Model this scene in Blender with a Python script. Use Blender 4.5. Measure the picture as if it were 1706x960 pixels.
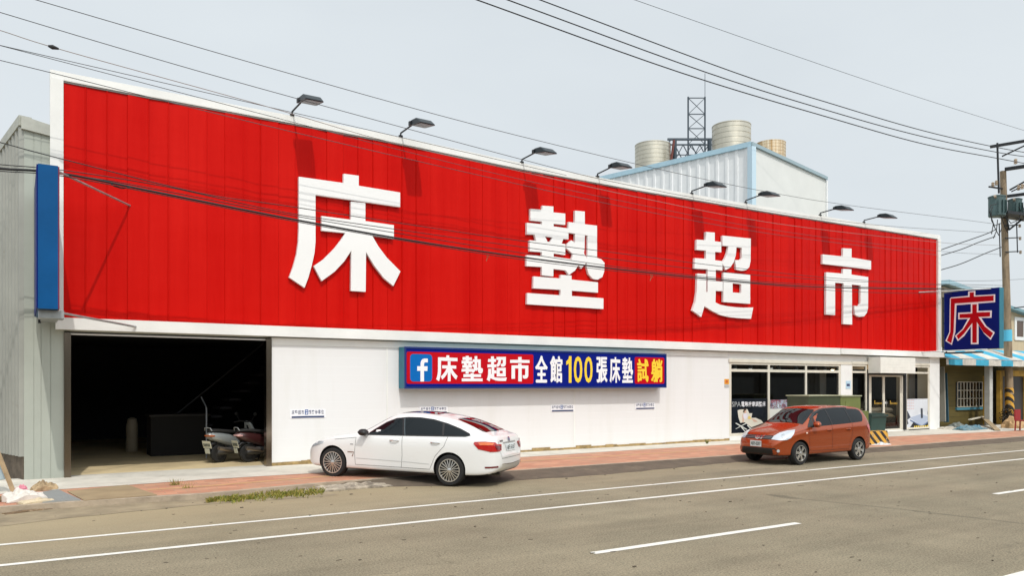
import bpy, bmesh, math, random
from mathutils import Vector, Matrix, noise
from mathutils.bvhtree import BVHTree
from mathutils.geometry import tessellate_polygon

for o in list(bpy.data.objects): bpy.data.objects.remove(o)
S = bpy.context.scene
COL = S.collection
R = math.radians
random.seed(11)

# ------------------------------------------------------------------ camera
CAMZ = 2.2
YAW = math.atan2(.5352, .8448)
cam = bpy.data.cameras.new('camera')
cam.sensor_width = 36.0
cam.lens = 1300/1706*36
cam.shift_y = 160/1706
cam.clip_end = 3000
camo = bpy.data.objects.new('camera', cam)
camo.location = (0, 0, CAMZ)
camo.rotation_euler = (R(90), 0, -YAW)
COL.objects.link(camo)
S.camera = camo

# ------------------------------------------------------------------ sky, sun, exposure
SUN = Vector((.17, 1.0, -1.30)).normalized()
w = bpy.data.worlds.new('World'); S.world = w; w.use_nodes = True
nt = w.node_tree
bg = nt.nodes['Background']
sky = nt.nodes.new('ShaderNodeTexSky')
sky.sky_type = 'NISHITA'; sky.sun_disc = False
sky.sun_elevation = R(52); sky.sun_rotation = R(190)
sky.air_density = 1.0; sky.dust_density = 6.0; sky.ozone_density = 1.0; sky.altitude = 0
# thin high haze veil that whitens the sky all round
tcw = nt.nodes.new('ShaderNodeTexCoord')
nzw = nt.nodes.new('ShaderNodeTexNoise'); nzw.inputs['Scale'].default_value = 2.2; nzw.inputs['Detail'].default_value = 5
mpw = nt.nodes.new('ShaderNodeMapping'); mpw.inputs['Scale'].default_value = (1, 1, 3)
rmw = nt.nodes.new('ShaderNodeMapRange'); rmw.inputs[1].default_value = .3; rmw.inputs[2].default_value = .75
rmw.inputs[3].default_value = .84; rmw.inputs[4].default_value = .93
mxw = nt.nodes.new('ShaderNodeMixRGB'); mxw.inputs[2].default_value = (8.7, 9.35, 9.75, 1)
nt.links.new(tcw.outputs['Generated'], mpw.inputs['Vector']); nt.links.new(mpw.outputs[0], nzw.inputs['Vector'])
nt.links.new(nzw.outputs[0], rmw.inputs[0]); nt.links.new(rmw.outputs[0], mxw.inputs[0])
nt.links.new(sky.outputs[0], mxw.inputs[1])
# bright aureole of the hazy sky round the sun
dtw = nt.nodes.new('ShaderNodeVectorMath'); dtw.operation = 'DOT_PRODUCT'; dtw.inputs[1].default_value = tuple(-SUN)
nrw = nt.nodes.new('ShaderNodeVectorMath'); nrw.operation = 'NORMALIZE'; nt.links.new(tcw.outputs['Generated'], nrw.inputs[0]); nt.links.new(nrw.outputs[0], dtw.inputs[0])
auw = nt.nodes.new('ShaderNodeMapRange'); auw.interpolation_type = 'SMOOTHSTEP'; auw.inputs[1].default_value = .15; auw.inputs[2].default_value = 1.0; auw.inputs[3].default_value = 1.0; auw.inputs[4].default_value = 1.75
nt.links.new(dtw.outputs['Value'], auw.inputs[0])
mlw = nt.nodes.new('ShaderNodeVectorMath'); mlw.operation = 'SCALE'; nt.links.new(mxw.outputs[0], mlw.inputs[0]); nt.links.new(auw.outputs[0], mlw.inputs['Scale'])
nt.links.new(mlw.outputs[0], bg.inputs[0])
bg.inputs[1].default_value = .093
sl = bpy.data.lights.new('sun', 'SUN'); sl.energy = 2.0; sl.angle = R(.55); sl.color = (1.0, .96, .90)
so = bpy.data.objects.new('sun', sl); so.rotation_euler = SUN.to_track_quat('-Z', 'Y').to_euler()
so.location = (-5, -20, 40); COL.objects.link(so)
S.view_settings.view_transform = 'Standard'; S.view_settings.look = 'None'
S.view_settings.exposure = 0.0; S.view_settings.gamma = 1.0
S.render.engine = 'CYCLES'
S.cycles.max_bounces = 6; S.cycles.transparent_max_bounces = 10
S.cycles.use_denoising = True

# ------------------------------------------------------------------ pixel rays of the survey (1706x960) on real planes
def ray(px, py):
    a = (px-853)/1300; b = (640-py)/1300
    return Vector((.8448*a+.5352, -.5352*a+.8448, b))
def onv(px, py, v):
    d = ray(px, py); t = v/d.y; return Vector((d.x*t, v, d.z*t+CAMZ))
def onu(px, py, u):
    d = ray(px, py); t = u/d.x; return Vector((u, d.y*t, d.z*t+CAMZ))
def onz(px, py, z=0.0):
    d = ray(px, py); t = (z-CAMZ)/d.z; return Vector((d.x*t, d.y*t, z))
def onZ(px, py, Z):
    d = ray(px, py); return Vector((d.x*Z, d.y*Z, d.z*Z+CAMZ))
VW = 19.95            # plane of the store front

# ------------------------------------------------------------------ materials
MATS = {}
def mat(name, col, rough=.6, metal=0, var=.0, vscale=3.0, bump=0, bscale=40, spec=.5, coat=0, emit=None, stain=None, col2=None, stretch=None):
    if name in MATS: return MATS[name]
    m = bpy.data.materials.new(name); m.use_nodes = True; MATS[name] = m
    n = m.node_tree.nodes; L = m.node_tree.links; b = n['Principled BSDF']
    b.inputs['Base Color'].default_value = (*col, 1); b.inputs['Roughness'].default_value = rough
    b.inputs['Metallic'].default_value = metal; b.inputs['Specular IOR Level'].default_value = spec
    b.inputs['Coat Weight'].default_value = coat; b.inputs['Coat Roughness'].default_value = .03
    if emit: b.inputs['Emission Color'].default_value = (*emit[0], 1); b.inputs['Emission Strength'].default_value = emit[1]
    tc = n.new('ShaderNodeTexCoord'); vec = tc.outputs['Object']
    if stretch:
        mp = n.new('ShaderNodeMapping'); mp.inputs['Scale'].default_value = stretch; L.new(vec, mp.inputs['Vector']); vec = mp.outputs[0]
    if var:
        nz = n.new('ShaderNodeTexNoise'); nz.inputs['Scale'].default_value = vscale; nz.inputs['Detail'].default_value = 7; nz.inputs['Roughness'].default_value = .62
        L.new(vec, nz.inputs['Vector'])
        mr = n.new('ShaderNodeMapRange'); mr.inputs[1].default_value = .3; mr.inputs[2].default_value = .7
        L.new(nz.outputs[0], mr.inputs[0])
        mx = n.new('ShaderNodeMixRGB')
        c2 = col2 or tuple(c*(1-var) for c in col)
        mx.inputs[1].default_value = (*c2, 1); mx.inputs[2].default_value = (*[min(1, c*(1+var*.5)) for c in col], 1)
        L.new(mr.outputs[0], mx.inputs[0]); out = mx.outputs[0]
        if stain:
            nz2 = n.new('ShaderNodeTexNoise'); nz2.inputs['Scale'].default_value = stain[1]; nz2.inputs['Detail'].default_value = 8; nz2.inputs['Roughness'].default_value = .7
            L.new(tc.outputs['Object'], nz2.inputs['Vector'])
            m2 = n.new('ShaderNodeMapRange'); m2.inputs[1].default_value = stain[2]; m2.inputs[2].default_value = stain[2]+.14
            L.new(nz2.outputs[0], m2.inputs[0])
            mx2 = n.new('ShaderNodeMixRGB'); mx2.inputs[2].default_value = (*stain[0], 1)
            mlt = n.new('ShaderNodeMath'); mlt.operation = 'MULTIPLY'; mlt.inputs[1].default_value = stain[3]
            L.new(m2.outputs[0], mlt.inputs[0]); L.new(mlt.outputs[0], mx2.inputs[0]); L.new(out, mx2.inputs[1]); out = mx2.outputs[0]
        L.new(out, b.inputs['Base Color'])
        mr3 = n.new('ShaderNodeMapRange'); mr3.inputs[3].default_value = max(.02, rough-.08); mr3.inputs[4].default_value = min(1, rough+.08)
        L.new(nz.outputs[0], mr3.inputs[0]); L.new(mr3.outputs[0], b.inputs['Roughness'])
    if bump:
        nb = n.new('ShaderNodeTexNoise'); nb.inputs['Scale'].default_value = bscale; nb.inputs['Detail'].default_value = 5
        L.new(vec, nb.inputs['Vector'])
        bm = n.new('ShaderNodeBump'); bm.inputs['Strength'].default_value = bump; bm.inputs['Distance'].default_value = .02
        L.new(nb.outputs[0], bm.inputs['Height']); L.new(bm.outputs[0], b.inputs['Normal'])
    return m
def glass_mat(name, tint=(.75, .8, .8), refl=.0):
    if name in MATS: return MATS[name]
    m = bpy.data.materials.new(name); m.use_nodes = True; MATS[name] = m
    n = m.node_tree.nodes; L = m.node_tree.links; n.remove(n['Principled BSDF'])
    t = n.new('ShaderNodeBsdfTransparent'); t.inputs[0].default_value = (*tint, 1)
    g = n.new('ShaderNodeBsdfGlossy'); g.inputs['Roughness'].default_value = .01
    f = n.new('ShaderNodeFresnel'); f.inputs[0].default_value = 1.5
    mx = n.new('ShaderNodeMixShader'); L.new(f.outputs[0], mx.inputs[0]); L.new(t.outputs[0], mx.inputs[1]); L.new(g.outputs[0], mx.inputs[2])
    L.new(mx.outputs[0], n['Material Output'].inputs[0]); return m

white = mat('white_paint', (.80, .80, .78), .55, var=.08, vscale=1.3, bump=.04, bscale=60)
whitem = mat('white_metal', (.80, .80, .77), .45, var=.10, vscale=.9)
letterw = mat('letter_white', (.84, .84, .83), .4)
cream = mat('cream_frame', (.70, .66, .56), .45, var=.08)
black = mat('black_plastic', (.012, .012, .013), .5)
blackm = mat('black_metal', (.015, .017, .02), .45, metal=.2)
rubber = mat('rubber', (.014, .014, .014), .85, bump=.1, bscale=90)
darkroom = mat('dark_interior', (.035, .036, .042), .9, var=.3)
chrome = mat('chrome', (.75, .75, .75), .12, metal=1)
steel = mat('brushed_steel', (.24, .20, .155), .22, metal=1, var=.15, vscale=2, stretch=(1, 1, .1))
galv = mat('galvanised', (.38, .40, .40), .45, metal=.6, var=.25, vscale=5)
greym = mat('grey_cladding', (.385, .41, .36), .55, var=.10, vscale=.8, spec=.3, stain=((.28, .27, .22), 1.4, .62, .5))
cable = mat('cable_black', (.012, .012, .013), .6)
wirem = mat('wire_grey', (.06, .065, .07), .55)

# ------------------------------------------------------------------ mesh helpers
def wloc(o):
    v = Vector((0, 0, 0))
    while o: v += o.location; o = o.parent
    return v
class MB:
    def __init__(s): s.v = []; s.f = []; s.m = []
    def add(s, vs, fs, mi=0):
        k = len(s.v); s.v += [tuple(p) for p in vs]
        for f in fs: s.f.append([i+k for i in f]); s.m.append(mi)
        return s
    def box(s, x0, x1, y0, y1, z0, z1, mi=0):
        x0, x1 = sorted((x0, x1)); y0, y1 = sorted((y0, y1)); z0, z1 = sorted((z0, z1))
        return s.add([(x0,y0,z0),(x1,y0,z0),(x1,y1,z0),(x0,y1,z0),(x0,y0,z1),(x1,y0,z1),(x1,y1,z1),(x0,y1,z1)],
              [(3,2,1,0),(4,5,6,7),(0,1,5,4),(1,2,6,5),(2,3,7,6),(3,0,4,7)], mi)
    def obox(s, c, ax, ay, az, mi=0):   # oriented box: centre and three half-axis vectors
        c = Vector(c); ax, ay, az = Vector(ax), Vector(ay), Vector(az)
        vs = [c+i*ax+j*ay+k*az for k in (-1, 1) for (i, j) in ((-1,-1),(1,-1),(1,1),(-1,1))]
        return s.add(vs, [(3,2,1,0),(4,5,6,7),(0,1,5,4),(1,2,6,5),(2,3,7,6),(3,0,4,7)], mi)
    def bar(s, p, q, w=.03, h=None, mi=0):
        p, q = Vector(p), Vector(q); d = q-p; L = d.length; d.normalize()
        up = Vector((0,0,1)) if abs(d.z) < .95 else Vector((1,0,0))
        a = d.cross(up).normalized(); b = a.cross(d)
        return s.obox((p+q)/2, d*L/2, a*w/2, b*(h or w)/2, mi)
    def tube(s, pts, r, n=8, mi=0, caps=True):
        pts = [Vector(p) for p in pts]; rs = r if isinstance(r, (list, tuple)) else [r]*len(pts)
        rings = []; prev = None
        for i, p in enumerate(pts):
            d = (pts[min(i+1, len(pts)-1)]-pts[max(i-1, 0)]).normalized()
            if prev is None:
                up = Vector((0,0,1)) if abs(d.z) < .9 else Vector((1,0,0)); a = d.cross(up).normalized()
            else: a = (prev-d*prev.dot(d)).normalized()
            prev = a; b = d.cross(a)
            rings.append([p+(a*math.cos(2*math.pi*k/n)+b*math.sin(2*math.pi*k/n))*rs[i] for k in range(n)])
        vs = [q for r_ in rings for q in r_]; fs = []
        for i in range(len(pts)-1):
            for k in range(n): fs.append((i*n+k, i*n+(k+1)%n, (i+1)*n+(k+1)%n, (i+1)*n+k))
        if caps: fs += [tuple(range(n))[::-1], tuple((len(pts)-1)*n+k for k in range(n))]
        return s.add(vs, fs, mi)
    def lathe(s, prof, c=(0,0,0), axis='z', n=24, mi=0, caps=True):
        c = Vector(c); vs = []; fs = []
        for (r, h) in prof:
            for k in range(n):
                t = 2*math.pi*k/n; x, y = r*math.cos(t), r*math.sin(t)
                p = (x, y, h) if axis == 'z' else ((x, h, y) if axis == 'y' else (h, x, y))
                vs.append(c+Vector(p))
        for i in range(len(prof)-1):
            for k in range(n): fs.append((i*n+k, i*n+(k+1)%n, (i+1)*n+(k+1)%n, (i+1)*n+k))
        if caps: fs.append(tuple(range(n))[::-1]); fs.append(tuple((len(prof)-1)*n+k for k in range(n)))
        return s.add(vs, fs, mi)
    def prism(s, loops, fn, d0, d1=None, mi=0):
        # loops: outer + holes in 2D; fn(a, b, d) -> xyz ; d1 None = flat sheet
        idx = tessellate_polygon([[Vector((a, b, 0)) for a, b in lp] for lp in loops])
        flat = [p for lp in loops for p in lp]; N = len(flat)
        vs = [fn(a, b, d0) for a, b in flat]; fs = [tuple(t) for t in idx]
        if d1 is not None:
            vs += [fn(a, b, d1) for a, b in flat]; fs += [tuple(i+N for i in t)[::-1] for t in idx]
            k = 0
            for lp in loops:
                n = len(lp)
                for i in range(n): fs.append((k+i, k+(i+1)%n, N+k+(i+1)%n, N+k+i))
                k += n
        return s.add(vs, fs, mi)
    def build(s, name, mats, parent=None, local=False, smooth=None, recalc=True):
        me = bpy.data.meshes.new(name)
        o = bpy.data.objects.new(name, me)
        vs = [Vector(p) for p in s.v]
        if parent is not None:
            if not local:
                off = wloc(parent); vs = [p-off for p in vs]
        elif not local:
            mn = Vector((min(p.x for p in vs), min(p.y for p in vs), min(p.z for p in vs)))
            mx = Vector((max(p.x for p in vs), max(p.y for p in vs), 0))
            base = Vector(((mn.x+mx.x)/2, (mn.y+mx.y)/2, mn.z)); vs = [p-base for p in vs]; o.location = base
        me.from_pydata(vs, [], s.f); me.update()
        for m in (mats if isinstance(mats, (list, tuple)) else [mats]): me.materials.append(m)
        for p, mi in zip(me.polygons, s.m): p.material_index = mi
        if recalc:
            bm = bmesh.new(); bm.from_mesh(me); bmesh.ops.recalc_face_normals(bm, faces=bm.faces); bm.to_mesh(me); bm.free()
        if smooth:
            me.polygons.foreach_set('use_smooth', [True]*len(me.polygons)); me.set_sharp_from_angle(angle=R(smooth))
        COL.objects.link(o)
        if parent is not None: o.parent = parent
        return o
def tag(o, label=None, cat=None, group=None, kind=None):
    if label: o['label'] = label
    if cat: o['category'] = cat
    if group: o['group'] = group
    if kind: o['kind'] = kind
    return o
def thing(name, label, cat, loc=(0,0,0), rz=0, group=None):
    o = bpy.data.objects.new(name, None); COL.objects.link(o); o.empty_display_size = .3
    o.location = loc; o.rotation_euler = (0, 0, rz)
    return tag(o, label, cat, group)
def struct(o): return tag(o, kind='structure')
def dup(root, loc, rz=None, label=None):
    r = root.copy(); COL.objects.link(r); r.location = loc
    if rz is not None: r.rotation_euler = (0, 0, rz)
    if label: r['label'] = label
    for ch in list(root.children):
        c = ch.copy(); COL.objects.link(c); c.parent = r
        for g in list(ch.children):
            d = g.copy(); COL.objects.link(d); d.parent = c
    return r
# text -> 2D triangles, normalised to a unit box
_tc = {}
def glyphs(body, bold=.0):
    k = (body, bold)
    if k in _tc: return _tc[k]
    c = bpy.data.curves.new('lettering', 'FONT'); c.body = body; c.offset = bold; c.resolution_u = 3
    o = bpy.data.objects.new('lettering', c); COL.objects.link(o); bpy.context.view_layer.update()
    me = bpy.data.meshes.new_from_object(o.evaluated_get(bpy.context.evaluated_depsgraph_get()))
    vs = [(p.co.x, p.co.y) for p in me.vertices]; fs = [tuple(p.vertices) for p in me.polygons]
    bpy.data.objects.remove(o); bpy.data.curves.remove(c); bpy.data.meshes.remove(me)
    x0 = min(p[0] for p in vs); x1 = max(p[0] for p in vs); y0 = min(p[1] for p in vs); y1 = max(p[1] for p in vs)
    vs = [((x-x0)/(x1-x0), (y-y0)/(y1-y0)) for x, y in vs]
    _tc[k] = (vs, fs); return _tc[k]
def text(mb, body, P, U, V, bold=0, mi=0):
    # text filling the parallelogram at P (bottom-left) with edges U (right) and V (up)
    vs, fs = glyphs(body, bold); P, U, V = Vector(P), Vector(U), Vector(V)
    return mb.add([P+U*a+V*b for a, b in vs], fs, mi)
# ------------------------------------------------------------------ ground, road, pavement
def road_mat():
    m = bpy.data.materials.new('asphalt'); m.use_nodes = True
    n = m.node_tree.nodes; L = m.node_tree.links; b = n['Principled BSDF']
    tc = n.new('ShaderNodeTexCoord')
    def nz(scale, det=6, rough=.6, st=None):
        x = n.new('ShaderNodeTexNoise'); x.inputs['Scale'].default_value = scale; x.inputs['Detail'].default_value = det; x.inputs['Roughness'].default_value = rough
        if st:
            mp = n.new('ShaderNodeMapping'); mp.inputs['Scale'].default_value = st; L.new(tc.outputs['Object'], mp.inputs[0]); L.new(mp.outputs[0], x.inputs['Vector'])
        else: L.new(tc.outputs['Object'], x.inputs['Vector'])
        return x.outputs[0]
    def rng(v, a, b_, c, d):
        x = n.new('ShaderNodeMapRange'); x.inputs[1].default_value = a; x.inputs[2].default_value = b_; x.inputs[3].default_value = c; x.inputs[4].default_value = d
        L.new(v, x.inputs[0]); return x.outputs[0]
    def mul(a, b_):
        x = n.new('ShaderNodeMath'); x.operation = 'MULTIPLY'; L.new(a, x.inputs[0]); L.new(b_, x.inputs[1]); return x.outputs[0]
    f = mul(rng(nz(38, 4, .85), .32, .68, .42, 1.55), rng(nz(.55, 7, .65), .3, .7, .80, 1.14))
    f = mul(f, rng(nz(1.0, 6, .6, (.05, 1.3, 1)), .32, .68, .86, 1.10))
    f = mul(f, rng(nz(9, 4, .7), .60, .72, 1.0, .72))
    f = mul(f, rng(nz(26, 2, .5), .66, .70, 1.0, .55))
    # crack network along cell borders
    vo = n.new('ShaderNodeTexVoronoi'); vo.feature = 'DISTANCE_TO_EDGE'; vo.inputs['Scale'].default_value = .42
    wn = n.new('ShaderNodeTexNoise'); wn.inputs['Scale'].default_value = 1.3; wn.inputs['Detail'].default_value = 5
    L.new(tc.outputs['Object'], wn.inputs['Vector'])
    ad = n.new('ShaderNodeMixRGB'); ad.blend_type = 'ADD'; ad.inputs[0].default_value = .8; L.new(tc.outputs['Object'], ad.inputs[1]); L.new(wn.outputs['Color'], ad.inputs[2])
    L.new(ad.outputs[0], vo.inputs['Vector'])
    crk = rng(vo.outputs['Distance'], .0, .006, .74, 1.0)
    gate = rng(nz(.35, 3), .56, .62, 1.0, 0.0)
    mxc = n.new('ShaderNodeMath'); mxc.operation = 'MAXIMUM'; L.new(crk, mxc.inputs[0]); L.new(gate, mxc.inputs[1])
    f = mul(f, mxc.outputs[0])
    mx = n.new('ShaderNodeMixRGB'); mx.blend_type = 'MULTIPLY'; mx.inputs[0].default_value = 1
    hue = n.new('ShaderNodeMixRGB'); hue.inputs[1].default_value = (.240, .207, .142, 1); hue.inputs[2].default_value = (.252, .211, .144, 1)
    L.new(rng(nz(.3, 4), .35, .65, 0, 1), hue.inputs[0]); L.new(hue.outputs[0], mx.inputs[1])
    cb = n.new('ShaderNodeCombineXYZ'); [L.new(f, cb.inputs[i]) for i in range(3)]
    L.new(cb.outputs[0], mx.inputs[2])
    # wind-blown sand towards the left kerb
    sp = n.new('ShaderNodeSeparateXYZ'); L.new(tc.outputs['Object'], sp.inputs[0])
    yy = n.new('ShaderNodeMath'); yy.operation = 'ADD'; L.new(sp.outputs[1], yy.inputs[0]); L.new(rng(nz(.5, 6, .7, (.35, 1, 1)), 0, 1, -2.2, 2.2), yy.inputs[1])
    xx = n.new('ShaderNodeMath'); xx.operation = 'MULTIPLY'; L.new(sp.outputs[0], xx.inputs[0]); xx.inputs[1].default_value = .22
    ss = n.new('ShaderNodeMath'); ss.operation = 'SUBTRACT'; L.new(yy.outputs[0], ss.inputs[0]); L.new(xx.outputs[0], ss.inputs[1])
    snd = rng(ss.outputs[0], 10.5, 15.0, 0, .80)
    m3 = n.new('ShaderNodeMixRGB'); m3.inputs[2].default_value = (.38, .305, .185, 1); L.new(snd, m3.inputs[0]); L.new(mx.outputs[0], m3.inputs[1])
    L.new(m3.outputs[0], b.inputs['Base Color']); b.inputs['Roughness'].default_value = .88; b.inputs['Specular IOR Level'].default_value = .25
    bp = n.new('ShaderNodeBump'); bp.inputs['Strength'].default_value = .25; bp.inputs['Distance'].default_value = .008
    L.new(nz(38, 4, .85), bp.inputs['Height']); L.new(bp.outputs[0], b.inputs['Normal'])
    return m
def brick_mat(name, c1, c2, mortar, scale, bw, rh, rough=.8, dirt=(.30, .2, .13), dk=.55):
    m = bpy.data.materials.new(name); m.use_nodes = True
    n = m.node_tree.nodes; L = m.node_tree.links; b = n['Principled BSDF']
    tc = n.new('ShaderNodeTexCoord'); br = n.new('ShaderNodeTexBrick'); L.new(tc.outputs['Object'], br.inputs['Vector'])
    br.inputs['Color1'].default_value = (*c1, 1); br.inputs['Color2'].default_value = (*c2, 1); br.inputs['Mortar'].default_value = (*mortar, 1)
    br.inputs['Scale'].default_value = scale; br.inputs['Brick Width'].default_value = bw; br.inputs['Row Height'].default_value = rh; br.inputs['Mortar Size'].default_value = .008
    nz = n.new('ShaderNodeTexNoise'); nz.inputs['Scale'].default_value = 1.1; nz.inputs['Detail'].default_value = 8; nz.inputs['Roughness'].default_value = .7; L.new(tc.outputs['Object'], nz.inputs['Vector'])
    mr = n.new('ShaderNodeMapRange'); mr.inputs[1].default_value = .46; mr.inputs[2].default_value = .72; mr.inputs[4].default_value = dk; L.new(nz.outputs[0], mr.inputs[0])
    mx = n.new('ShaderNodeMixRGB'); mx.inputs[2].default_value = (*dirt, 1); L.new(mr.outputs[0], mx.inputs[0]); L.new(br.outputs[0], mx.inputs[1])
    L.new(mx.outputs[0], b.inputs['Base Color']); b.inputs['Roughness'].default_value = rough
    bp = n.new('ShaderNodeBump'); bp.inputs['Strength'].default_value = .3; bp.inputs['Distance'].default_value = .01; L.new(br.outputs['Fac'], bp.inputs['Height']); bp.invert = True
    L.new(bp.outputs[0], b.inputs['Normal']); return m
asphalt = road_mat()
paver = brick_mat('red_paver', (.58, .285, .175), (.44, .19, .115), (.36, .23, .155), 1.0, .40, .20, dirt=(.36, .25, .16), dk=.75)
conc = mat('concrete', (.62, .58, .50), .85, var=.22, vscale=1.6, bump=.15, bscale=50, stain=((.34, .27, .19), 2.1, .60, .6))
kerbm = mat('kerb_concrete', (.42, .34, .25), .9, var=.35, vscale=3, bump=.2)
dirtyasph = mat('dark_asphalt', (.125, .096, .068), .95, var=.30, vscale=2.2, bump=.4, bscale=70, stain=((.24, .19, .13), 1.4, .58, .7))
sandy = mat('sandy_asphalt', (.31, .25, .16), .95, var=.40, vscale=1.2, bump=.3, bscale=60, stain=((.08, .065, .05), 1.0, .60, .7))
paintm = mat('road_paint', (.74, .72, .66), .7, var=.12, vscale=9, stain=((.25, .21, .15), 14, .64, .6))
tactile = mat('tactile_tile', (.56, .33, .16), .8, var=.2, vscale=4)

def lerp_poly(px, z):
    return [onz(x, y, z) for x, y in px]
g = MB().add([(-400,-300,-.03),(700,-300,-.03),(700,900,-.03),(-400,900,-.03)], [(0,1,2,3)])
struct(g.build('ground', mat('far_ground', (.22, .19, .14), .95, var=.3, vscale=.1)))
g = MB().add([(-150,-14,0),(320,-14,0),(320,19.8,0),(-150,19.8,0)], [(0,1,2,3)])
o = g.build('road', asphalt, local=True); struct(o)
FE = [(-500,893),(-200,862),(0,846),(138,836),(340,824),(470,812),(560,804),(700,794),(860,785),(1040,772.5),(1233,759),(1493,744),(1706,728),(2000,708)]
AE = [(-500,872),(-200,842),(0,824),(102,816),(225,808),(352,799),(527,789),(700,775),(860,763),(1040,751.5),(1233,740),(1550,725),(1706,717.5),(2000,702)]
fe = lerp_poly(FE, .1); ae = lerp_poly(AE, .1)
def interp_v(pts, u):
    for a, b in zip(pts, pts[1:]):
        if a.x <= u <= b.x: return a.y+(b.y-a.y)*(u-a.x)/(b.x-a.x)
    return pts[0].y if u < pts[0].x else pts[-1].y
US = [fe[1].x + (70-fe[1].x)*i/240 for i in range(241)]
fv = [interp_v(fe, u) for u in US]; av = [min(interp_v(ae, u), 19.7) for u in US]
fv = [min(f, a-.5) for f, a in zip(fv, av)]
def strip(mb, us, v0, z0, v1, z1, mi=0):
    vs = []; fs = []
    for u, a, b in zip(us, v0, v1): vs += [(u, a, z0 if not callable(z0) else z0(u)), (u, b, z1 if not callable(z1) else z1(u))]
    for i in range(len(us)-1): fs.append((2*i, 2*i+2, 2*i+3, 2*i+1))
    return mb.add(vs, fs, mi)
struct(strip(MB(), US, fv, .1, av, .1).build('pavement', paver, local=True))
struct(strip(MB(), US, av, .104, [20.3]*len(US), .12).build('concrete_apron', conc, local=True))
g = MB(); kv = [f-.003 for f in fv]
strip(g, US, kv, 0.0, kv, .104)
strip(g, US, kv, .104, [f+.16+.02*math.sin(u*3) for f, u in zip(fv, US)], .1045)
struct(g.build('kerb', kerbm, local=True))
# gutter: a flat sandy strip on the left, an asphalt ramp up to the pavement on the right
ge = lerp_poly([(-500,930),(-200,900),(0,878),(140,861),(340,842),(520,829),(560,826)], 0)
UL = [u for u in US if u < onz(575, 826, 0).x]
gv = [interp_v(ge, u)+.12*noise.noise(Vector((u*1.3, 3, 0))) for u in UL]
struct(strip(MB(), UL, gv, .004, [interp_v(fe, u)-.006 for u in UL], .006).build('gutter', sandy, local=True))
ge2 = lerp_poly([(560,830),(640,823),(760,811),(853,802),(1003,792),(1223,771),(1493,752),(1706,736),(2000,715)], 0)
UR = [u for u in US if u > onz(560, 815, 0).x-.3]
_u0 = UR[0]
def _tp(u): t = min(1, max(0, (u-_u0)/3.2)); return t*t*(3-2*t)
gv2 = [interp_v(fe, u)+.02+(interp_v(ge2, u)-interp_v(fe, u))*_tp(u)+(.04+.12*_tp(u))*noise.noise(Vector((u*1.7, 9, 0)))+.05*noise.noise(Vector((u*6, 4, 0))) for u in UR]
struct(strip(MB(), UR, gv2, .004, [interp_v(fe, u)+.05*noise.noise(Vector((u*2.3, 1, 0)))+.03 for u in UR], .106).build('gutter_ramp', dirtyasph, local=True))
# pale tactile line along the pavement
te = lerp_poly([(246,817),(352,810),(527,795.5),(700,782),(860,769.5),(1162,752)], .1)
UT = [te[0].x+(te[-1].x-te[0].x)*i/60 for i in range(61)]
tv = [interp_v(te, u) for u in UT]
struct(strip(MB(), UT, [t-.08 for t in tv], .1035, [t+.08 for t in tv], .1035).build('tactile_line', tactile, local=True))
# painted lines
def line(v, u0, u1, wd, name='road_marking'):
    n = max(2, int((u1-u0)/.6)); us = [u0+(u1-u0)*i/n for i in range(n+1)]
    j = lambda u, k: .012*noise.noise(Vector((u*2, k, v)))
    struct(strip(MB(), us, [v-wd/2+j(u, 0) for u in us], .004, [v+wd/2+j(u, 5) for u in us], .004).build(name, paintm, local=True))
line(12.72, -60, 200, .115); line(11.28, -60, 200, .125)
for k in range(-3, 12): line(7.98, 6.3+10.15*k, 10.4+10.15*k, .135)
for k in range(-2, 8): line(4.45, 6.3+10.15*k, 10.45+10.15*k, .15)
# worn dash remains near the right kerb
line(14.9, 35.3, 38, .12); line(15.6, 41.2, 46, .12)

# ------------------------------------------------------------------ store building
store = thing('store_building', 'long white mattress store with open garage on the left and shop windows on the right', 'shop', (18, 20, .1))
siding = None
def siding_mat():
    m = bpy.data.materials.new('white_siding'); m.use_nodes = True
    n = m.node_tree.nodes; L = m.node_tree.links; b = n['Principled BSDF']
    tc = n.new('ShaderNodeTexCoord'); wv = n.new('ShaderNodeTexWave'); wv.bands_direction = 'Z'; wv.wave_profile = 'SAW'; wv.inputs['Scale'].default_value = 1.35
    L.new(tc.outputs['Object'], wv.inputs['Vector'])
    bp = n.new('ShaderNodeBump'); bp.inputs['Strength'].default_value = .35; bp.inputs['Distance'].default_value = .012; L.new(wv.outputs[0], bp.inputs['Height'])
    L.new(bp.outputs[0], b.inputs['Normal'])
    nz = n.new('ShaderNodeTexNoise'); nz.inputs['Scale'].default_value = .7; nz.inputs['Detail'].default_value = 8; nz.inputs['Roughness'].default_value = .65; L.new(tc.outputs['Object'], nz.inputs['Vector'])
    mp = n.new('ShaderNodeMapping'); mp.inputs['Scale'].default_value = (2.2, 2.2, .25); L.new(tc.outputs['Object'], mp.inputs[0]); L.new(mp.outputs[0], nz.inputs['Vector'])
    mx = n.new('ShaderNodeMixRGB'); mx.inputs[1].default_value = (.77, .77, .765, 1); mx.inputs[2].default_value = (.72, .715, .69, 1)
    mr = n.new('ShaderNodeMapRange'); mr.inputs[1].default_value = .5; mr.inputs[2].default_value = .78; L.new(nz.outputs[0], mr.inputs[0]); L.new(mr.outputs[0], mx.inputs[0])
    L.new(mx.outputs[0], b.inputs['Base Color']); b.inputs['Roughness'].default_value = .6
    return m
siding = siding_mat()
u_g0 = onv(118, 640, VW).x; u_g1 = onv(443, 640, VW).x; u_j1 = onv(452, 640, VW).x
uw = [onv(x, 650, VW).x for x in (1215, 1281, 1343, 1400)]   # window bay limits
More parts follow.
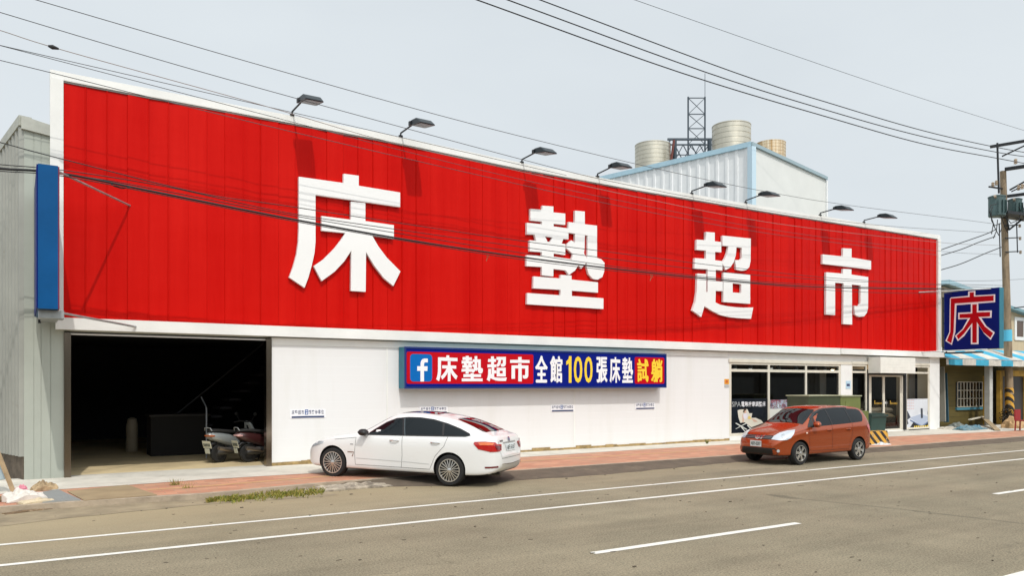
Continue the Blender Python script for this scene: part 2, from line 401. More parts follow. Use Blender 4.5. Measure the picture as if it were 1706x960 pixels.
u_p1 = onv(1418, 650, VW).x; u_d0 = onv(1444, 650, VW).x; u_d1 = onv(1508, 650, VW).x; u_e1 = onv(1548, 650, VW).x
UEND = 36.05
ZB = 3.40
MB().box(u_j1, uw[0], VW, 20.13, .1, 3.36).build('wall', siding, store)
g = MB()
for px in (645, 957): # panel joints
    u = onv(px, 650, VW).x; g.box(u-.025, u+.025, VW-.008, VW-.002, .2, 3.2)
u = onv(1107, 650, VW).x; g.box(u-.03, u+.03, VW-.03, VW-.002, 3.0, 3.36)
g.box(u_j1, uw[0]-.1, VW-.022, VW-.003, 3.19, 3.37)
g.build('wall_trim', whitem, store)
# ochre stain course where the cladding stops above the apron
g = MB(); random.seed(3)
u = u_j1
while u < uw[0]:
    L_ = random.uniform(.15, .7); h = random.uniform(.03, .10)
    g.box(u, min(u+L_, uw[0]), VW-.012-random.uniform(0, .02), VW-.001, .1, .13+h); u += L_
g.build('wall_base', mat('rusty_base', (.40, .28, .12), .9, var=.5, vscale=6, bump=.4), store)
# white wall pieces round the shop front
g = MB()
g.box(uw[0], UEND, VW, 20.13, 3.02, 3.37)                 # head
g.box(uw[0], uw[3], VW-.02, 20.13, .1, .27)               # sill wall
g.box(uw[3], u_p1, VW-.03, 20.13, .1, 3.02)               # pillar
g.box(u_e1, UEND, VW-.03, 20.5, .1, 3.45)                 # end pillar
g.box(u_p1, u_e1, VW+.03, 20.13, .1, .16)                 # threshold
g.build('wall', white, store)
g = MB(); g.box(uw[0]-.05, u_p1, VW-.05, VW-.003, 3.0, 3.12); g.box(u_p1+.02, u_e1, VW-.04, VW-.003, 3.03, 3.14)
g.build('lintel_trim', cream, store)
def sheet(x0, x1, v, z0, z1): return MB().add([(x0, v, z0), (x1, v, z0), (x1, v, z1), (x0, v, z1)], [(0,1,2,3)])
def frame(mb, u0, u1, z0, z1, bars_u=(), bars_z=(), t=.06, v0=VW-.01, v1=VW+.07):
    mb.box(u0, u1, v0, v1, z0, z0+t); mb.box(u0, u1, v0, v1, z1-t, z1)
    mb.box(u0, u0+t, v0, v1, z0+t, z1-t); mb.box(u1-t, u1, v0, v1, z0+t, z1-t)
    for b in bars_u: mb.box(b-t/2, b+t/2, v0+.004, v1-.004, z0+t, z1-t)
    for b in bars_z: mb.box(u0+t, u1-t, v0+.002, v1-.002, b-t/2, b+t/2)
shopglass = glass_mat('shop_glass', (.70, .74, .74))
W = frame
g = MB(); frame(g, uw[0], uw[3], .27, 3.02, uw[1:3], (2.70,), t=.10)
win = g.build('window', cream, store)
us_ = uw
for i in range(3):
    for z0, z1 in ((.3, 2.68), (2.72, 3.0)):
        sheet(us_[i]+.02, us_[i+1]-.02, VW+.03, z0, z1).build('pane', shopglass, win, recalc=False)
g = MB(); frame(g, u_p1, u_d0, .16, 3.02, (), (2.70,), t=.08); win2 = g.build('window', cream, store)
for z0, z1 in ((.2, 2.68), (2.72, 3.0)): sheet(u_p1+.02, u_d0-.02, VW+.03, z0, z1).build('pane', shopglass, win2, recalc=False)
zp = onv(1530, 664, VW).z
g = MB(); frame(g, u_d1+.05, u_e1, .165, 3.02, (), (2.70,), t=.08); win3 = g.build('window', cream, store)
for z0, z1 in ((.2, 2.68), (2.72, 3.0)): sheet(u_d1+.07, u_e1-.02, VW+.03, z0, z1).build('pane', shopglass, win3, recalc=False)
# glass double door in a black portal
ua = onv(1452, 650, VW).x; ub = onv(1503, 650, VW).x; um = onv(1474, 650, VW).x
g = MB()
g.box(u_d0, u_d0+.10, VW-.04, 20.15, .16, 2.72); g.box(u_d1-.10, u_d1+.05, VW-.04, 20.15, .16, 2.72); g.box(u_d0+.1, u_d1-.1, VW-.04, 20.15, 2.58, 2.72)
g.build('door_portal', blackm, store)
for (a, b) in ((ua, um), (um+.02, ub)):
    g = MB(); frame(g, a, b, .16, 2.58, (), (), t=.07, v0=VW+.05, v1=VW+.11)
    dr = g.build('door', cream, store)
    sheet(a+.05, b-.05, VW+.07, .2, 2.55).build('pane', shopglass, dr, recalc=False)
    hx = (b-.13) if a == ua else (a+.13)
    MB().tube([(hx, VW+.02, 1.0), (hx, VW+.02, 1.5)], .018).build('handle', chrome, dr)
MB().box(u_d0+.1, ua-.005, VW+.04, VW+.1, .16, 2.58).build('door_jamb', cream, store)
MB().box(ub+.005, u_d1-.1, VW+.04, VW+.1, .16, 2.58).build('door_jamb', cream, store)
# shutter box above the door
zb0 = 2.66; zb1 = 3.33
ubx0 = onv(1467, 611, VW-.62).x; ubx1 = onv(1525, 611, VW-.62).x
g = MB(); g.box(ubx0, ubx1, VW-.62, VW-.06, zb0, zb1)
for k in range(1, 6): g.box(ubx0+.03, ubx1-.03, VW-.626, VW-.6195, zb0+k*.115, zb0+k*.115+.085)
g.build('shutter_box', mat('ivory_metal', (.80, .79, .73), .5, var=.08), store)
# interior of the shop: dark walls, pale ceiling, brick pillar
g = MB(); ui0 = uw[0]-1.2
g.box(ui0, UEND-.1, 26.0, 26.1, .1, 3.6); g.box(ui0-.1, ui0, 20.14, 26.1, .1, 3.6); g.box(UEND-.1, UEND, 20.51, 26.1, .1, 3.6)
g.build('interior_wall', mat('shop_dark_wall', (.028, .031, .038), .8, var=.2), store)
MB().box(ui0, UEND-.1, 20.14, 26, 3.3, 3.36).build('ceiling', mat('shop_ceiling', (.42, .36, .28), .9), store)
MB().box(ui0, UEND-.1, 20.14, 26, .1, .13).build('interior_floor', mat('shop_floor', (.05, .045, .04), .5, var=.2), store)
bp_m = brick_mat('pale_brick', (.46, .44, .40), (.40, .38, .34), (.28, .26, .24), 1, .4, .12)
g = MB(); g.box(onv(1385, 650, VW).x+.15, uw[3]-.02, 20.6, 21.3, .13, 3.3); g.build('interior_pillar', bp_m, store); g = MB(); g.box(onv(1541, 650, VW).x-.2, u_e1-.02, 20.6, 21.2, .13, 3.3)
g.build('interior_pillar', bp_m, store)
MB().box(ui0, UEND-.1, 21.5, 21.58, 2.86, 3.3).build('bulkhead', mat('bulkhead_brown', (.34, .28, .21), .8, var=.3, vscale=1.5), store)
# roof and hidden rear walls
g = MB(); g.box(.6, UEND, 20.3, 40, 4.1, 4.25); g.build('roof', galv, store)
g = MB(); g.box(.75, UEND, 19.99, 20.12, 3.37, 8.6); g.build('parapet_wall', greym, store)
# garage
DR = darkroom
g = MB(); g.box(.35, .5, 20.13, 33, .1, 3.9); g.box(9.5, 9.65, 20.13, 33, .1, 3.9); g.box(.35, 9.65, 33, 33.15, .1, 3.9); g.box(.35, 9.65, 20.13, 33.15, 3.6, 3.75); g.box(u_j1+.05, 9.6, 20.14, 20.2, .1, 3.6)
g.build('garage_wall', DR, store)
MB().box(.5, 9.5, 20.02, 33, .06, .118).build('garage_floor', mat('garage_floor', (.70, .56, .33), .8, var=.25, vscale=.9, bump=.1), store)
g = MB()
v0 = VW-.05
g.box(u_g0-.13, u_g0, v0, 20.12, .1, 3.34); g.build('garage_jamb', steel, store); g = MB()
g.box(u_g1, u_j1, v0, 20.12, .1, 3.34)
g.build('garage_jamb', steel, store)
g = MB(); g.box(u_g0, u_g1, 20.02, 20.12, 3.33, 3.6); g.build('garage_lintel', blackm, store)
g = MB(); g.box(u_g0, u_g1, 20.0, 20.06, 3.30, 3.335)
g.build('shutter_bottom_bar', mat('aluminium', (.75, .75, .74), .35, metal=.3), store)
# stairs at the right side of the garage
g = MB()
for k in range(12): g.box(3.9+k*.28, 3.9+k*.28+.34, 25.2, 26.3, .118+k*.26, .118+k*.26+.06)
g.tube([(3.8, 25.15, 1.1), (7.2, 25.15, 4.0)], .025)
g.build('stair', mat('stair_grey', (.04, .04, .045), .6), store)
# interior spot lamps under the shop ceiling
sp0 = None
spots = [(1224, 612), (1250, 612), (1285, 611), (1297, 614), (1326, 614), (1358, 615), (1374, 614.5), (1387, 613.5)]
labs = ['unlit ceiling spot behind the shop window, leftmost of the row', 'white ceiling spot second from the left behind the shop window',
 'white ceiling spot just right of the first mullion', 'ceiling spot at the left of the middle transom pane', 'ceiling spot at the right of the middle transom pane',
 'ceiling spot at the left of the right transom pane', 'ceiling spot beside the glowing one behind the shop window', 'glowing warm ceiling spot beside the pale brick pillar']
for i, (x, y) in enumerate(spots):
    p = onv(x, y, 20.45)
    t = thing('ceiling_spot', labs[i], 'lamp', (p.x, p.y, 3.298), 0, 'ceiling spots behind the shop window')
    MB().tube([(p.x, p.y, 3.298), (p.x, p.y, p.z+.05)], .012, 6).build('stem', blackm, t)
    em = mat('lamp_lit', (.9, .8, .6), .4, emit=((1.0, .78, .45), 9)) if i == 7 else mat('lamp_off', (.75, .74, .70), .3, emit=((1, .95, .85), .9))  # unlit bulbs carry a faint added glow so they show
    MB().lathe([(.03, .09), (.075, .07), (.09, -.04), (.07, -.065)], (p.x, p.y, p.z), n=12).build('shade', mat('spot_white', (.6, .6, .58), .4), t)
    MB().lathe([(.066, -.066), (.06, -.09), (.02, -.105)], (p.x, p.y, p.z), n=12).build('bulb', em, t)
# bed standing inside the door
bx = onv(1474, 690, 20.9); b0 = onv(1452, 690, 21.0).x+.1
bed = thing('bed', 'white bed with pillows standing inside the glass door', 'bed', (b0+1, 22, .13))
MB().box(b0, b0+2.1, 21.0, 23.0, .13, .42).build('base', black, bed)
def pillow(mb, c, a, b, h, n=8):
    vs = []; fs = []
    for s_ in (1, -1):
        for i in range(n+1):
            for j in range(n+1):
                x = -1+2*i/n; y = -1+2*j/n; e = max(0, 1-abs(x)**3)*max(0, 1-abs(y)**3)
                vs.append((c[0]+a*x*(1-.08*y*y), c[1]+b*y*(1-.08*x*x), c[2]+s_*h*math.sqrt(e)))
    for k in range(2):
        for i in range(n):
            for j in range(n):
                q = k*(n+1)**2+i*(n+1)+j; fs.append((q, q+1, q+n+2, q+n+1))
    return mb.add(vs, fs)
g = MB(); pillow(g, (b0+1.05, 22, .68), 1.05, 1.0, .26, 10); g.build('mattress', mat('linen', (.72, .68, .58), .8, bump=.2, bscale=9), bed, smooth=60)
for k in (0, 1):
    g = MB(); pillow(g, (b0+.55+k*1.0, 21.5, .98), .46, .34, .13); g.build('pillow', mat('pillow_white', (.78, .76, .72), .8), bed, smooth=60)

# ------------------------------------------------------------------ the red billboard
TOPZ = [(.6,8.93),(.86,8.92),(5.1,8.893),(8.56,8.87),(12.79,8.745),(17.97,8.716),(24.51,8.76),(36.1,8.90)]
def topz(u):
    for (a, b), (c, d) in zip(TOPZ, TOPZ[1:]):
        if a <= u <= c:
            t = (u-a)/(c-a); return b+(d-b)*t
    return TOPZ[-1][1]
bill = thing('billboard', 'huge red clad billboard with four white characters above the shop', 'billboard', (18, 19.9, 3.4))
def red_mat():
    m = bpy.data.materials.new('red_cladding'); m.use_nodes = True
    n = m.node_tree.nodes; L = m.node_tree.links; b = n['Principled BSDF']
    tc = n.new('ShaderNodeTexCoord')
    nz = n.new('ShaderNodeTexNoise'); nz.inputs['Scale'].default_value = .8; nz.inputs['Detail'].default_value = 8; nz.inputs['Roughness'].default_value = .65
    ms = n.new('ShaderNodeMapping'); ms.inputs['Scale'].default_value = (2.3, 1, .16); L.new(tc.outputs['Object'], ms.inputs[0]); L.new(ms.outputs[0], nz.inputs['Vector'])
    mx = n.new('ShaderNodeMixRGB'); mx.inputs[1].default_value = (.51, .0025, .0010, 1); mx.inputs[2].default_value = (.60, .0085, .0045, 1)
    mrr = n.new('ShaderNodeMapRange'); mrr.inputs[1].default_value = .3; mrr.inputs[2].default_value = .7; L.new(nz.outputs[0], mrr.inputs[0]); L.new(mrr.outputs[0], mx.inputs[0]); L.new(mx.outputs[0], b.inputs['Base Color'])
    b.inputs['Roughness'].default_value = .40; b.inputs['Specular IOR Level'].default_value = .07
    n2 = n.new('ShaderNodeTexNoise'); n2.inputs['Scale'].default_value = 1.6; n2.inputs['Detail'].default_value = 3
    mp = n.new('ShaderNodeMapping'); mp.inputs['Scale'].default_value = (.6, 1, 1.6); L.new(tc.outputs['Object'], mp.inputs[0]); L.new(mp.outputs[0], n2.inputs['Vector'])
    bp = n.new('ShaderNodeBump'); bp.inputs['Strength'].default_value = .35; bp.inputs['Distance'].default_value = .03; L.new(n2.outputs[0], bp.inputs['Height']); L.new(bp.outputs[0], b.inputs['Normal'])
    return m
redm = red_mat()
g = MB(); u = .86; random.seed(5); PW = .43
while u < 35.83:
    u1 = min(u+PW, 35.83); t0 = random.uniform(-.017, .017); t1 = random.uniform(-.017, .017)
    v_ = VW-.01
    g.add([(u, v_+t0, 3.6), (u1, v_+t1, 3.6), (u1, v_+t1, topz(u1)), (u, v_+t0, topz(u)), (u, 19.99, 3.6), (u1, 19.99, 3.6), (u1, 19.99, topz(u1)), (u, 19.99, topz(u))],
          [(0,1,2,3),(0,4,5,1),(3,2,6,7),(1,5,6,2),(4,0,3,7)])
    if u > .9: g.add([(u-.006, v_-.013, 3.6), (u+.006, v_-.013, 3.6), (u+.006, v_-.013, topz(u)), (u-.006, v_-.013, topz(u)), (u-.014, v_, 3.6), (u+.014, v_, 3.6), (u+.014, v_, topz(u)), (u-.014, v_, topz(u))], [(0,1,2,3),(0,3,7,4),(1,5,6,2)])
    u = u1
g.build('cladding', redm, bill, recalc=False)
# white frame: coping on top, side posts, bottom beam
g = MB(); n = 60
us2 = [.60+(36.08-.60)*i/n for i in range(n+1)]
def sweep(mb, prof):   # prof: list of (v, dz) relative to topz
    vs = [(u, v, topz(u)+dz) for u in us2 for v, dz in prof]; k = len(prof)
    fs = [(i*k+j, (i+1)*k+j, (i+1)*k+(j+1)%k, i*k+(j+1)%k) for i in range(n) for j in range(k)]
    fs += [tuple(range(k)), tuple(n*k+j for j in range(k))]
    mb.add(vs, fs)
sweep(g, [(19.905, .0), (19.90, .02), (19.90, .19), (20.16, .23), (20.16, .0)])
g.build('coping', whitem, bill)
g = MB(); sweep(g, [(19.92, -.035), (19.92, -.006), (19.97, -.006), (19.97, -.035)]); g.build('shadow_gap', mat('trim_grey', (.18, .19, .18), .6), bill)
g = MB(); g.box(.60, .855, 19.87, 20.1, 3.665, topz(.6)-.002); g.build('side_post', whitem, bill)
g = MB(); g.box(35.835, 36.07, 19.86, 20.1, 3.665, topz(36)-.002); g.build('side_post', whitem, bill)
uk = onv(1400, 590, 19.75).x
g = MB(); g.box(.70, uk, 19.74, 19.985, ZB, 3.66); g.box(uk+.004, 36.1, 19.70, 19.985, ZB+.02, 3.655); g.build('bottom_beam', whitem, bill)
# the four characters, traced as solid letters standing off the cladding
def px_loops(loops, ox, oy, sc):
    return [[(ox+a/sc, oy+b/sc) for a, b in lp] for lp in loops]
L1 = [[[(122,62),(447,108),(447,40),(557,55),(557,128),(858,177),(858,283),(243,195),(243,540),(235,620),(215,710),(190,800),(163,870),(52,795),(80,720),(105,630),(118,540),(122,440)]],
      [[(500,243),(605,255),(605,385),(812,415),(812,515),(655,492),(700,570),(760,650),(860,752),(808,858),(740,800),(670,710),(610,610),(607,900),(500,893),(503,600),(450,680),(380,755),(288,822),(230,713),(300,665),(380,585),(430,520),(460,472),(287,455),(287,348),(500,375)]]]
L2 = [[[(195,38),(288,45),(288,95),(388,105),(388,200),(290,190),(290,213),(415,230),(415,322),(372,318),(358,358),(388,362),(388,455),(290,440),(290,468),(430,488),(430,588),(288,572),(288,635),(192,625),(192,555),(62,548),(62,455),(192,463),(192,430),(88,422),(88,330),(145,335),(130,282),(65,280),(65,182),(192,195),(192,172),(95,162),(95,65),(195,72)],[(218,298),(282,306),(262,345),(238,342)]],
      [[(415,175),(470,183),(470,80),(552,88),(552,195),(655,207),(655,478),(690,490),(718,520),(716,590),(700,640),(660,663),(620,655),(585,615),(568,555),(568,500),(575,450),(575,290),(415,268)]],
      [[(470,250),(552,260),(550,400),(545,440),(580,505),(520,570),(498,540),(470,585),(420,622),(392,585),(420,540),(448,470),(450,445),(395,395),(405,360),(440,330),(470,352)]],
      [[(348,622),(440,628),(440,662),(662,685),(662,772),(442,755),(442,800),(708,820),(708,910),(65,870),(68,775),(348,795),(348,748),(118,735),(120,635),(348,652)]]]
L3 = [[[(185,38),(275,45),(275,132),(340,140),(340,243),(278,238),(278,322),(352,330),(352,425),(285,418),(285,525),(355,535),(355,632),(285,628),(282,745),(330,768),(400,782),(480,792),(560,797),(660,795),(637,908),(520,902),(420,892),(330,870),(250,830),(172,782),(140,890),(52,825),(80,740),(95,640),(100,455),(190,460),(188,640),(205,645),(205,412),(72,405),(75,300),(188,308),(188,225),(92,218),(95,115),(185,122)]],
      [[(352,75),(635,105),(632,330),(620,390),(590,420),(550,428),(490,415),(478,320),(530,320),(545,300),(545,198),(492,190),(485,270),(465,340),(430,395),(385,420),(350,350),(380,300),(400,250),(412,182),(352,178)]],
      [[(362,445),(628,465),(628,758),(360,740)],[(453,552),(540,562),(540,650),(453,645)]]]
L4 = [[[(328,55),(422,62),(422,160),(637,195),(637,293),(103,230),(103,125),(328,148)]],
      [[(328,285),(420,290),(420,348),(605,375),(603,720),(590,770),(560,810),(500,815),(460,790),(450,690),(500,700),(520,670),(522,468),(425,458),(428,900),(330,895),(335,445),(240,437),(240,797),(140,790),(143,322),(328,338)]]]
VL = VW-.12; GL = {}
for ch, comps, ox, oy, sc in (('bed', L1, 470, 280, 916/210), ('mat', L2, 865, 335, 758/150), ('super', L3, 1145, 380, 6.0), ('market', L4, 1355, 405, 728/110)):
    g = MB(); fl = []
    for i, lp in enumerate(comps):
        uv = []
        for l in px_loops(lp, ox, oy, sc):
            q = []
            for x, y in l:
                p = onv(x, y, VL); q.append((p.x, p.z))
            uv.append(q)
        fl.append(uv)
        g.prism(uv, lambda a, b, d: (a, d, b), VL-.0025*i, VL+.09-.0025*i)
    pts = [p for c in fl for l in c for p in l]
    x0 = min(p[0] for p in pts); x1 = max(p[0] for p in pts); z0 = min(p[1] for p in pts); z1 = max(p[1] for p in pts)
    GL[ch] = [[[((a-x0)/(x1-x0), (b-z0)/(z1-z0)) for a, b in l] for l in c] for c in fl]
    g.build('letter', letterw, bill)
def mapglyph(mb, ch, P, U, V, mi=0, lift=None):
    P, U, V = Vector(P), Vector(U), Vector(V); lift = Vector(lift) if lift else Vector((0, 0, 0))
    for i, c in enumerate(GL[ch]): mb.prism(c, lambda a, b, d, i=i: tuple(P+U*a+V*b+lift*i), 0, None, mi)

for lx in (28.5, 33.0):
    pl = bpy.data.lights.new('spot_glow', 'POINT'); pl.energy = 22; pl.color = (1, .78, .5); pl.shadow_soft_size = .08
    po = bpy.data.objects.new('spot_glow', pl); po.location = (lx, 20.75, 2.72); COL.objects.link(po)
# ------------------------------------------------------------------ light box sign above the white wall
redv = mat('sign_red', (.50, .003, .010), .5, var=.08, spec=.1); bluev = mat('sign_blue', (.002, .010, .20), .45, var=.1, spec=.1)
tealv = mat('sign_teal', (.02, .17, .24), .5, var=.2); whitev = mat('vinyl_white', (.84, .84, .86), .5); yellowv = mat('vinyl_yellow', (.90, .62, .03), .5)
fbv = mat('icon_blue', (.003, .13, .44), .5, spec=.1)
VS = 19.55
def cbox(x0, x1, y0, y1, v=VS):
    a = onv(x0, y0, v); b = onv(x1, y0, v); c = onv(x0, y1, v); d = onv(x1, y1, v)
    return (a.x+c.x)/2, (b.x+d.x)/2, (c.z+d.z)/2, (a.z+b.z)/2
s0 = onv(674, 648, VS); s1 = onv(1110, 647, VS); st = onv(674, 577, VS)
sz0, sz1 = (onv(674, 647.5, VS).z+onv(1110, 646.5, VS).z)/2, (onv(674, 577.5, VS).z+onv(1110, 590.5, VS).z)/2
sign = thing('light_box_sign', 'long blue light box sign with red panels and white characters on the wall', 'sign', ((s0.x+s1.x)/2, 19.7, sz0))
g = MB(); g.box(s0.x, s1.x, VS+.02, 19.93, sz0, sz1); g.build('box', tealv, sign)
g = MB(); frame(g, s0.x-.005, s1.x+.005, sz0-.005, sz1+.005, t=.05, v0=VS-.012, v1=VS+.018); g.build('rim', mat('sign_rim', (.01, .03, .16), .3, spec=.5), sign)
MB().box(s0.x+.05, s1.x-.05, VS+.004, VS+.0195, sz0+.05, sz1-.05).build('panel', bluev, sign)
C5 = lambda a, b, c, d: cbox(655+a/7.108, 655+b/7.108, 565+c/7.108, 565+d/7.108)
C6 = lambda a, b, c, d: cbox(880+a/7.108, 880+b/7.108, 570+c/7.108, 570+d/7.108)
def rrect(u0, u1, z0, z1, r, n=5):
    pts = []
    for cx, cz, a0 in ((u1-r, z1-r, 0), (u0+r, z1-r, 90), (u0+r, z0+r, 180), (u1-r, z0+r, 270)):
        for k in range(n+1): a = R(a0+90*k/n); pts.append((cx+r*math.cos(a), cz+r*math.sin(a)))
    return pts
def btext(mb, ch, P, U, V, k=.03):
    P, U, V = Vector(P), Vector(U), Vector(V)
    for i, (a, b) in enumerate(((-1, 0), (1, 0), (0, -.6), (0, .6))): text(mb, ch, P+U*(k+a*k)+V*(.015+b*.02)+Vector((0, -.0006*i, 0)), U*(1-2*k), V*.97, .008)
FL = lambda d: (lambda a, b, _: (a, d, b))
zr0, zr1 = sz0+.13, sz1-.13
a0, a1, _, _ = C5(160, 1660, 130, 538); q0, q1, _, _ = C6(1262, 1612, 172, 508)
for (x0_, x1_) in ((a0, a1), (q0, q1)):
    g = MB(); g.prism([rrect(x0_, x1_, zr0, zr1, .05)], FL(VS+.001), 0); g.build('red_panel', redv, sign)
g = MB(); i0, i1, _, _ = C5(200, 462, 160, 505); g.prism([rrect(i0, i1, zr0+.06, zr1-.06, .10)], FL(VS-.001), 0); g.build('icon_panel', fbv, sign)
# the lower-case f mark of the icon
fx0, fx1, _, _ = C5(285, 410, 210, 510); zz0, zz1 = zr0+.062, zr1-.18; fw = fx1-fx0; fh = zz1-zz0
F = [(.30,0),(.64,0),(.64,.46),(.96,.46),(.98,.66),(.64,.66),(.64,.74),(.66,.80),(.74,.83),(1.0,.83),(1.0,.995),(.70,1.0),(.50,.97),(.37,.90),(.31,.80),(.30,.66),(0,.66),(0,.46),(.30,.46)]
g = MB(); g.prism([[(fx0+a*fw, zz0+b*fh) for a, b in F]], FL(VS-.003), 0); g.build('lettering', whitev, sign)
g = MB(); h_ = zr1-zr0
for ch, x0_, x1_ in (('bed', 510, 762), ('mat', 810, 1062), ('super', 1108, 1345), ('market', 1385, 1615)):
    e0, e1, _, _ = C5(x0_, x1_, 160, 512); mapglyph(g, ch, (e0, VS-.002, zr0+.07), (e1-e0, 0, 0), (0, 0, h_-.15), lift=(0, -.001, 0))
for ch, x0_, x1_ in (('bed', 965, 1090), ('mat', 1112, 1240)):
    e0, e1, _, _ = C6(x0_, x1_, 178, 478); mapglyph(g, ch, (e0, VS-.002, zr0+.03), (e1-e0, 0, 0), (0, 0, h_-.05), lift=(0, -.001, 0))
for ch, x0_, x1_ in (('全', 82, 230), ('館', 258, 405), ('張', 808, 938)):
    e0, e1, _, _ = C6(x0_, x1_, 178, 478); btext(g, ch, (e0, VS-.002, zr0+.03), (e1-e0, 0, 0), (0, 0, h_-.05), .036)
g.build('lettering', whitev, sign, recalc=False)
g = MB()
e0, e1, _, _ = C6(450, 512, 178, 478)
g.prism([[(e0+(e1-e0)*a, zr0+.03+(h_-.05)*b) for a, b in ((.48,0),(1,0),(1,1),(.55,1),(.42,.88),(0,.80),(0,.66),(.48,.72))]], FL(VS-.002), 0)
for ch, x0_, x1_ in (('0', 540, 640), ('0', 665, 762)):
    e0, e1, _, _ = C6(x0_, x1_, 178, 478); text(g, ch, (e0, VS-.002, zr0+.03), (e1-e0, 0, 0), (0, 0, h_-.05), .012)
for ch, x0_, x1_ in (('試', 1290, 1425), ('躺', 1455, 1590)):
    e0, e1, _, _ = C6(x0_, x1_, 195, 480); btext(g, ch, (e0, VS-.002, zr0+.05), (e1-e0, 0, 0), (0, 0, h_-.10), .03)
g.build('lettering', yellowv, sign, recalc=False)

# ------------------------------------------------------------------ projecting box signs at both ends
def proj_sign(u0, u1, v0, v1, z0, z1, label, side, strutu):
    t = thing('projecting_sign', label, 'sign', ((u0+u1)/2, (v0+v1)/2, z0), 0, 'projecting box signs at both ends of the billboard')
    MB().box(u0+.012, u1-.012, v0, v1, z0, z1).build('box', mat('sign_canvas_blue', (.002, .075, .23), .4, spec=.15, var=.15, vscale=1.5, bump=.25, bscale=2.2) if side < 0 else tealv, t)
    for s_ in (-1, 1):
        uu = u0 if s_ < 0 else u1
        m = mat('sign_face_navy', (.002, .012, .15), .5, var=.12, spec=.1) if not (side < 0 and s_ > 0) else mat('sign_face_maroon', (.20, .01, .05), .4, var=.2)
        MB().box(uu-.012, uu+.012, v0+.02, v1-.02, z0+.01, z1-.01).build('face', m, t)
    if side > 0:
        # white outlined red character on the face that looks along the street
        W_ = v1-v0; H_ = z1-z0
        OUT = [[[(205,215),(378,198),(378,155),(450,148),(450,195),(648,183),(648,262),(262,292),(250,560),(215,690),(150,650),(190,560),(195,230)]],
               [[(405,275),(480,270),(480,350),(615,345),(612,418),(510,420),(560,500),(645,565),(603,640),(540,580),(482,490),(482,683),(405,683),(405,505),(340,600),(275,652),(245,600),(320,530),(375,430),(278,435),(278,368),(405,362)]]]
        INN = [[[(205,225),(393,210),(393,165),(436,163),(436,207),(633,195),(633,248),(245,275),(233,560),(210,675),(165,648),(200,560)]],
               [[(420,285),(465,283),(465,365),(598,360),(596,405),(480,410),(545,505),(628,572),(600,620),(530,560),(465,460),(465,668),(420,668),(420,470),(335,580),(280,635),(262,598),(330,535),(400,420),(293,420),(293,382),(420,375)]]]
        def cv(c, off):
            def f(a, b):   # pixel on the photo's sign face -> its plane
                p = onu(1550+a/6, 460+b/6, u0-.013); return (p.y, p.z)
            return [[f(a, b) for a, b in l] for l in c]
        g = MB()
        for i, c in enumerate(OUT): g.prism(cv(c, 0), lambda a, b, d, i=i: (u0-.014-.001*i, a, b), 0)
        g.build('outline', whitev, t)
        g = MB()
        for i, c in enumerate(INN): g.prism(cv(c, 0), lambda a, b, d, i=i: (u0-.018-.001*i, a, b), 0)
        g.build('lettering', mat('sign_char_red', (.42, .004, .010), .5, spec=.1), t)
    g = MB()
    zb = z1-.05
    g.tube([(strutu, VW-.02, zb-.03), ((u0 if side > 0 else u1)-(.0 if side > 0 else -.02), v0+.35, zb+.02)], .024)
    g.build('strut', galv, t)
    g = MB(); g.tube([(strutu+(.1 if side < 0 else -.2), 19.72, z0-.13), ((u0 if side > 0 else u1), v0+.5, z0-.02)], .024); g.build('strut', galv, t)
    for vv in (v1-.1, v1+.06):
        g = MB(); g.box(u0+.06, u0+.11, vv, vv+.05, z0-.12, z1-.2); g.build('mast', blackm, t)
    for k in range(5):
        g = MB(); zz = z0+.1+k*(z1-z0-.4)/4; g.box(u0+.062, u0+.10, v1-.05, VW-.02 if side < 0 else v1+.06, zz, zz+.04); g.build('rung', blackm, t)
    if side < 0:
        MB().box(u0+.03, u1+.1, v0+.25, v0+.75, z0-.16, z0-.01).build('bracket', galv, t)
        MB().box(u0+.1, u1+.05, v0+.75, 19.72, z0-.10, z0-.02).build('bracket', galv, t)
    else:
        MB().box(u0-.12, u1+.1, v0+.9, 19.72, z0-.16, z0-.10).build('bracket', blackm, t)
    return t
lo = onv(62, 515, 17.36); hi = onv(100, 275, 17.36)
proj_sign(lo.x, hi.x-.02, 17.36, 19.72, 3.64, 6.40, 'weathered plain blue box sign seen edge on at the left end of the red billboard', -1, onv(216, 342, VW).x)
proj_sign(36.15, 36.53, 17.36, 19.78, 3.75, 6.42, 'navy box sign with a white edged red character at the right end of the billboard', 1, onv(1530, 490, VW).x)

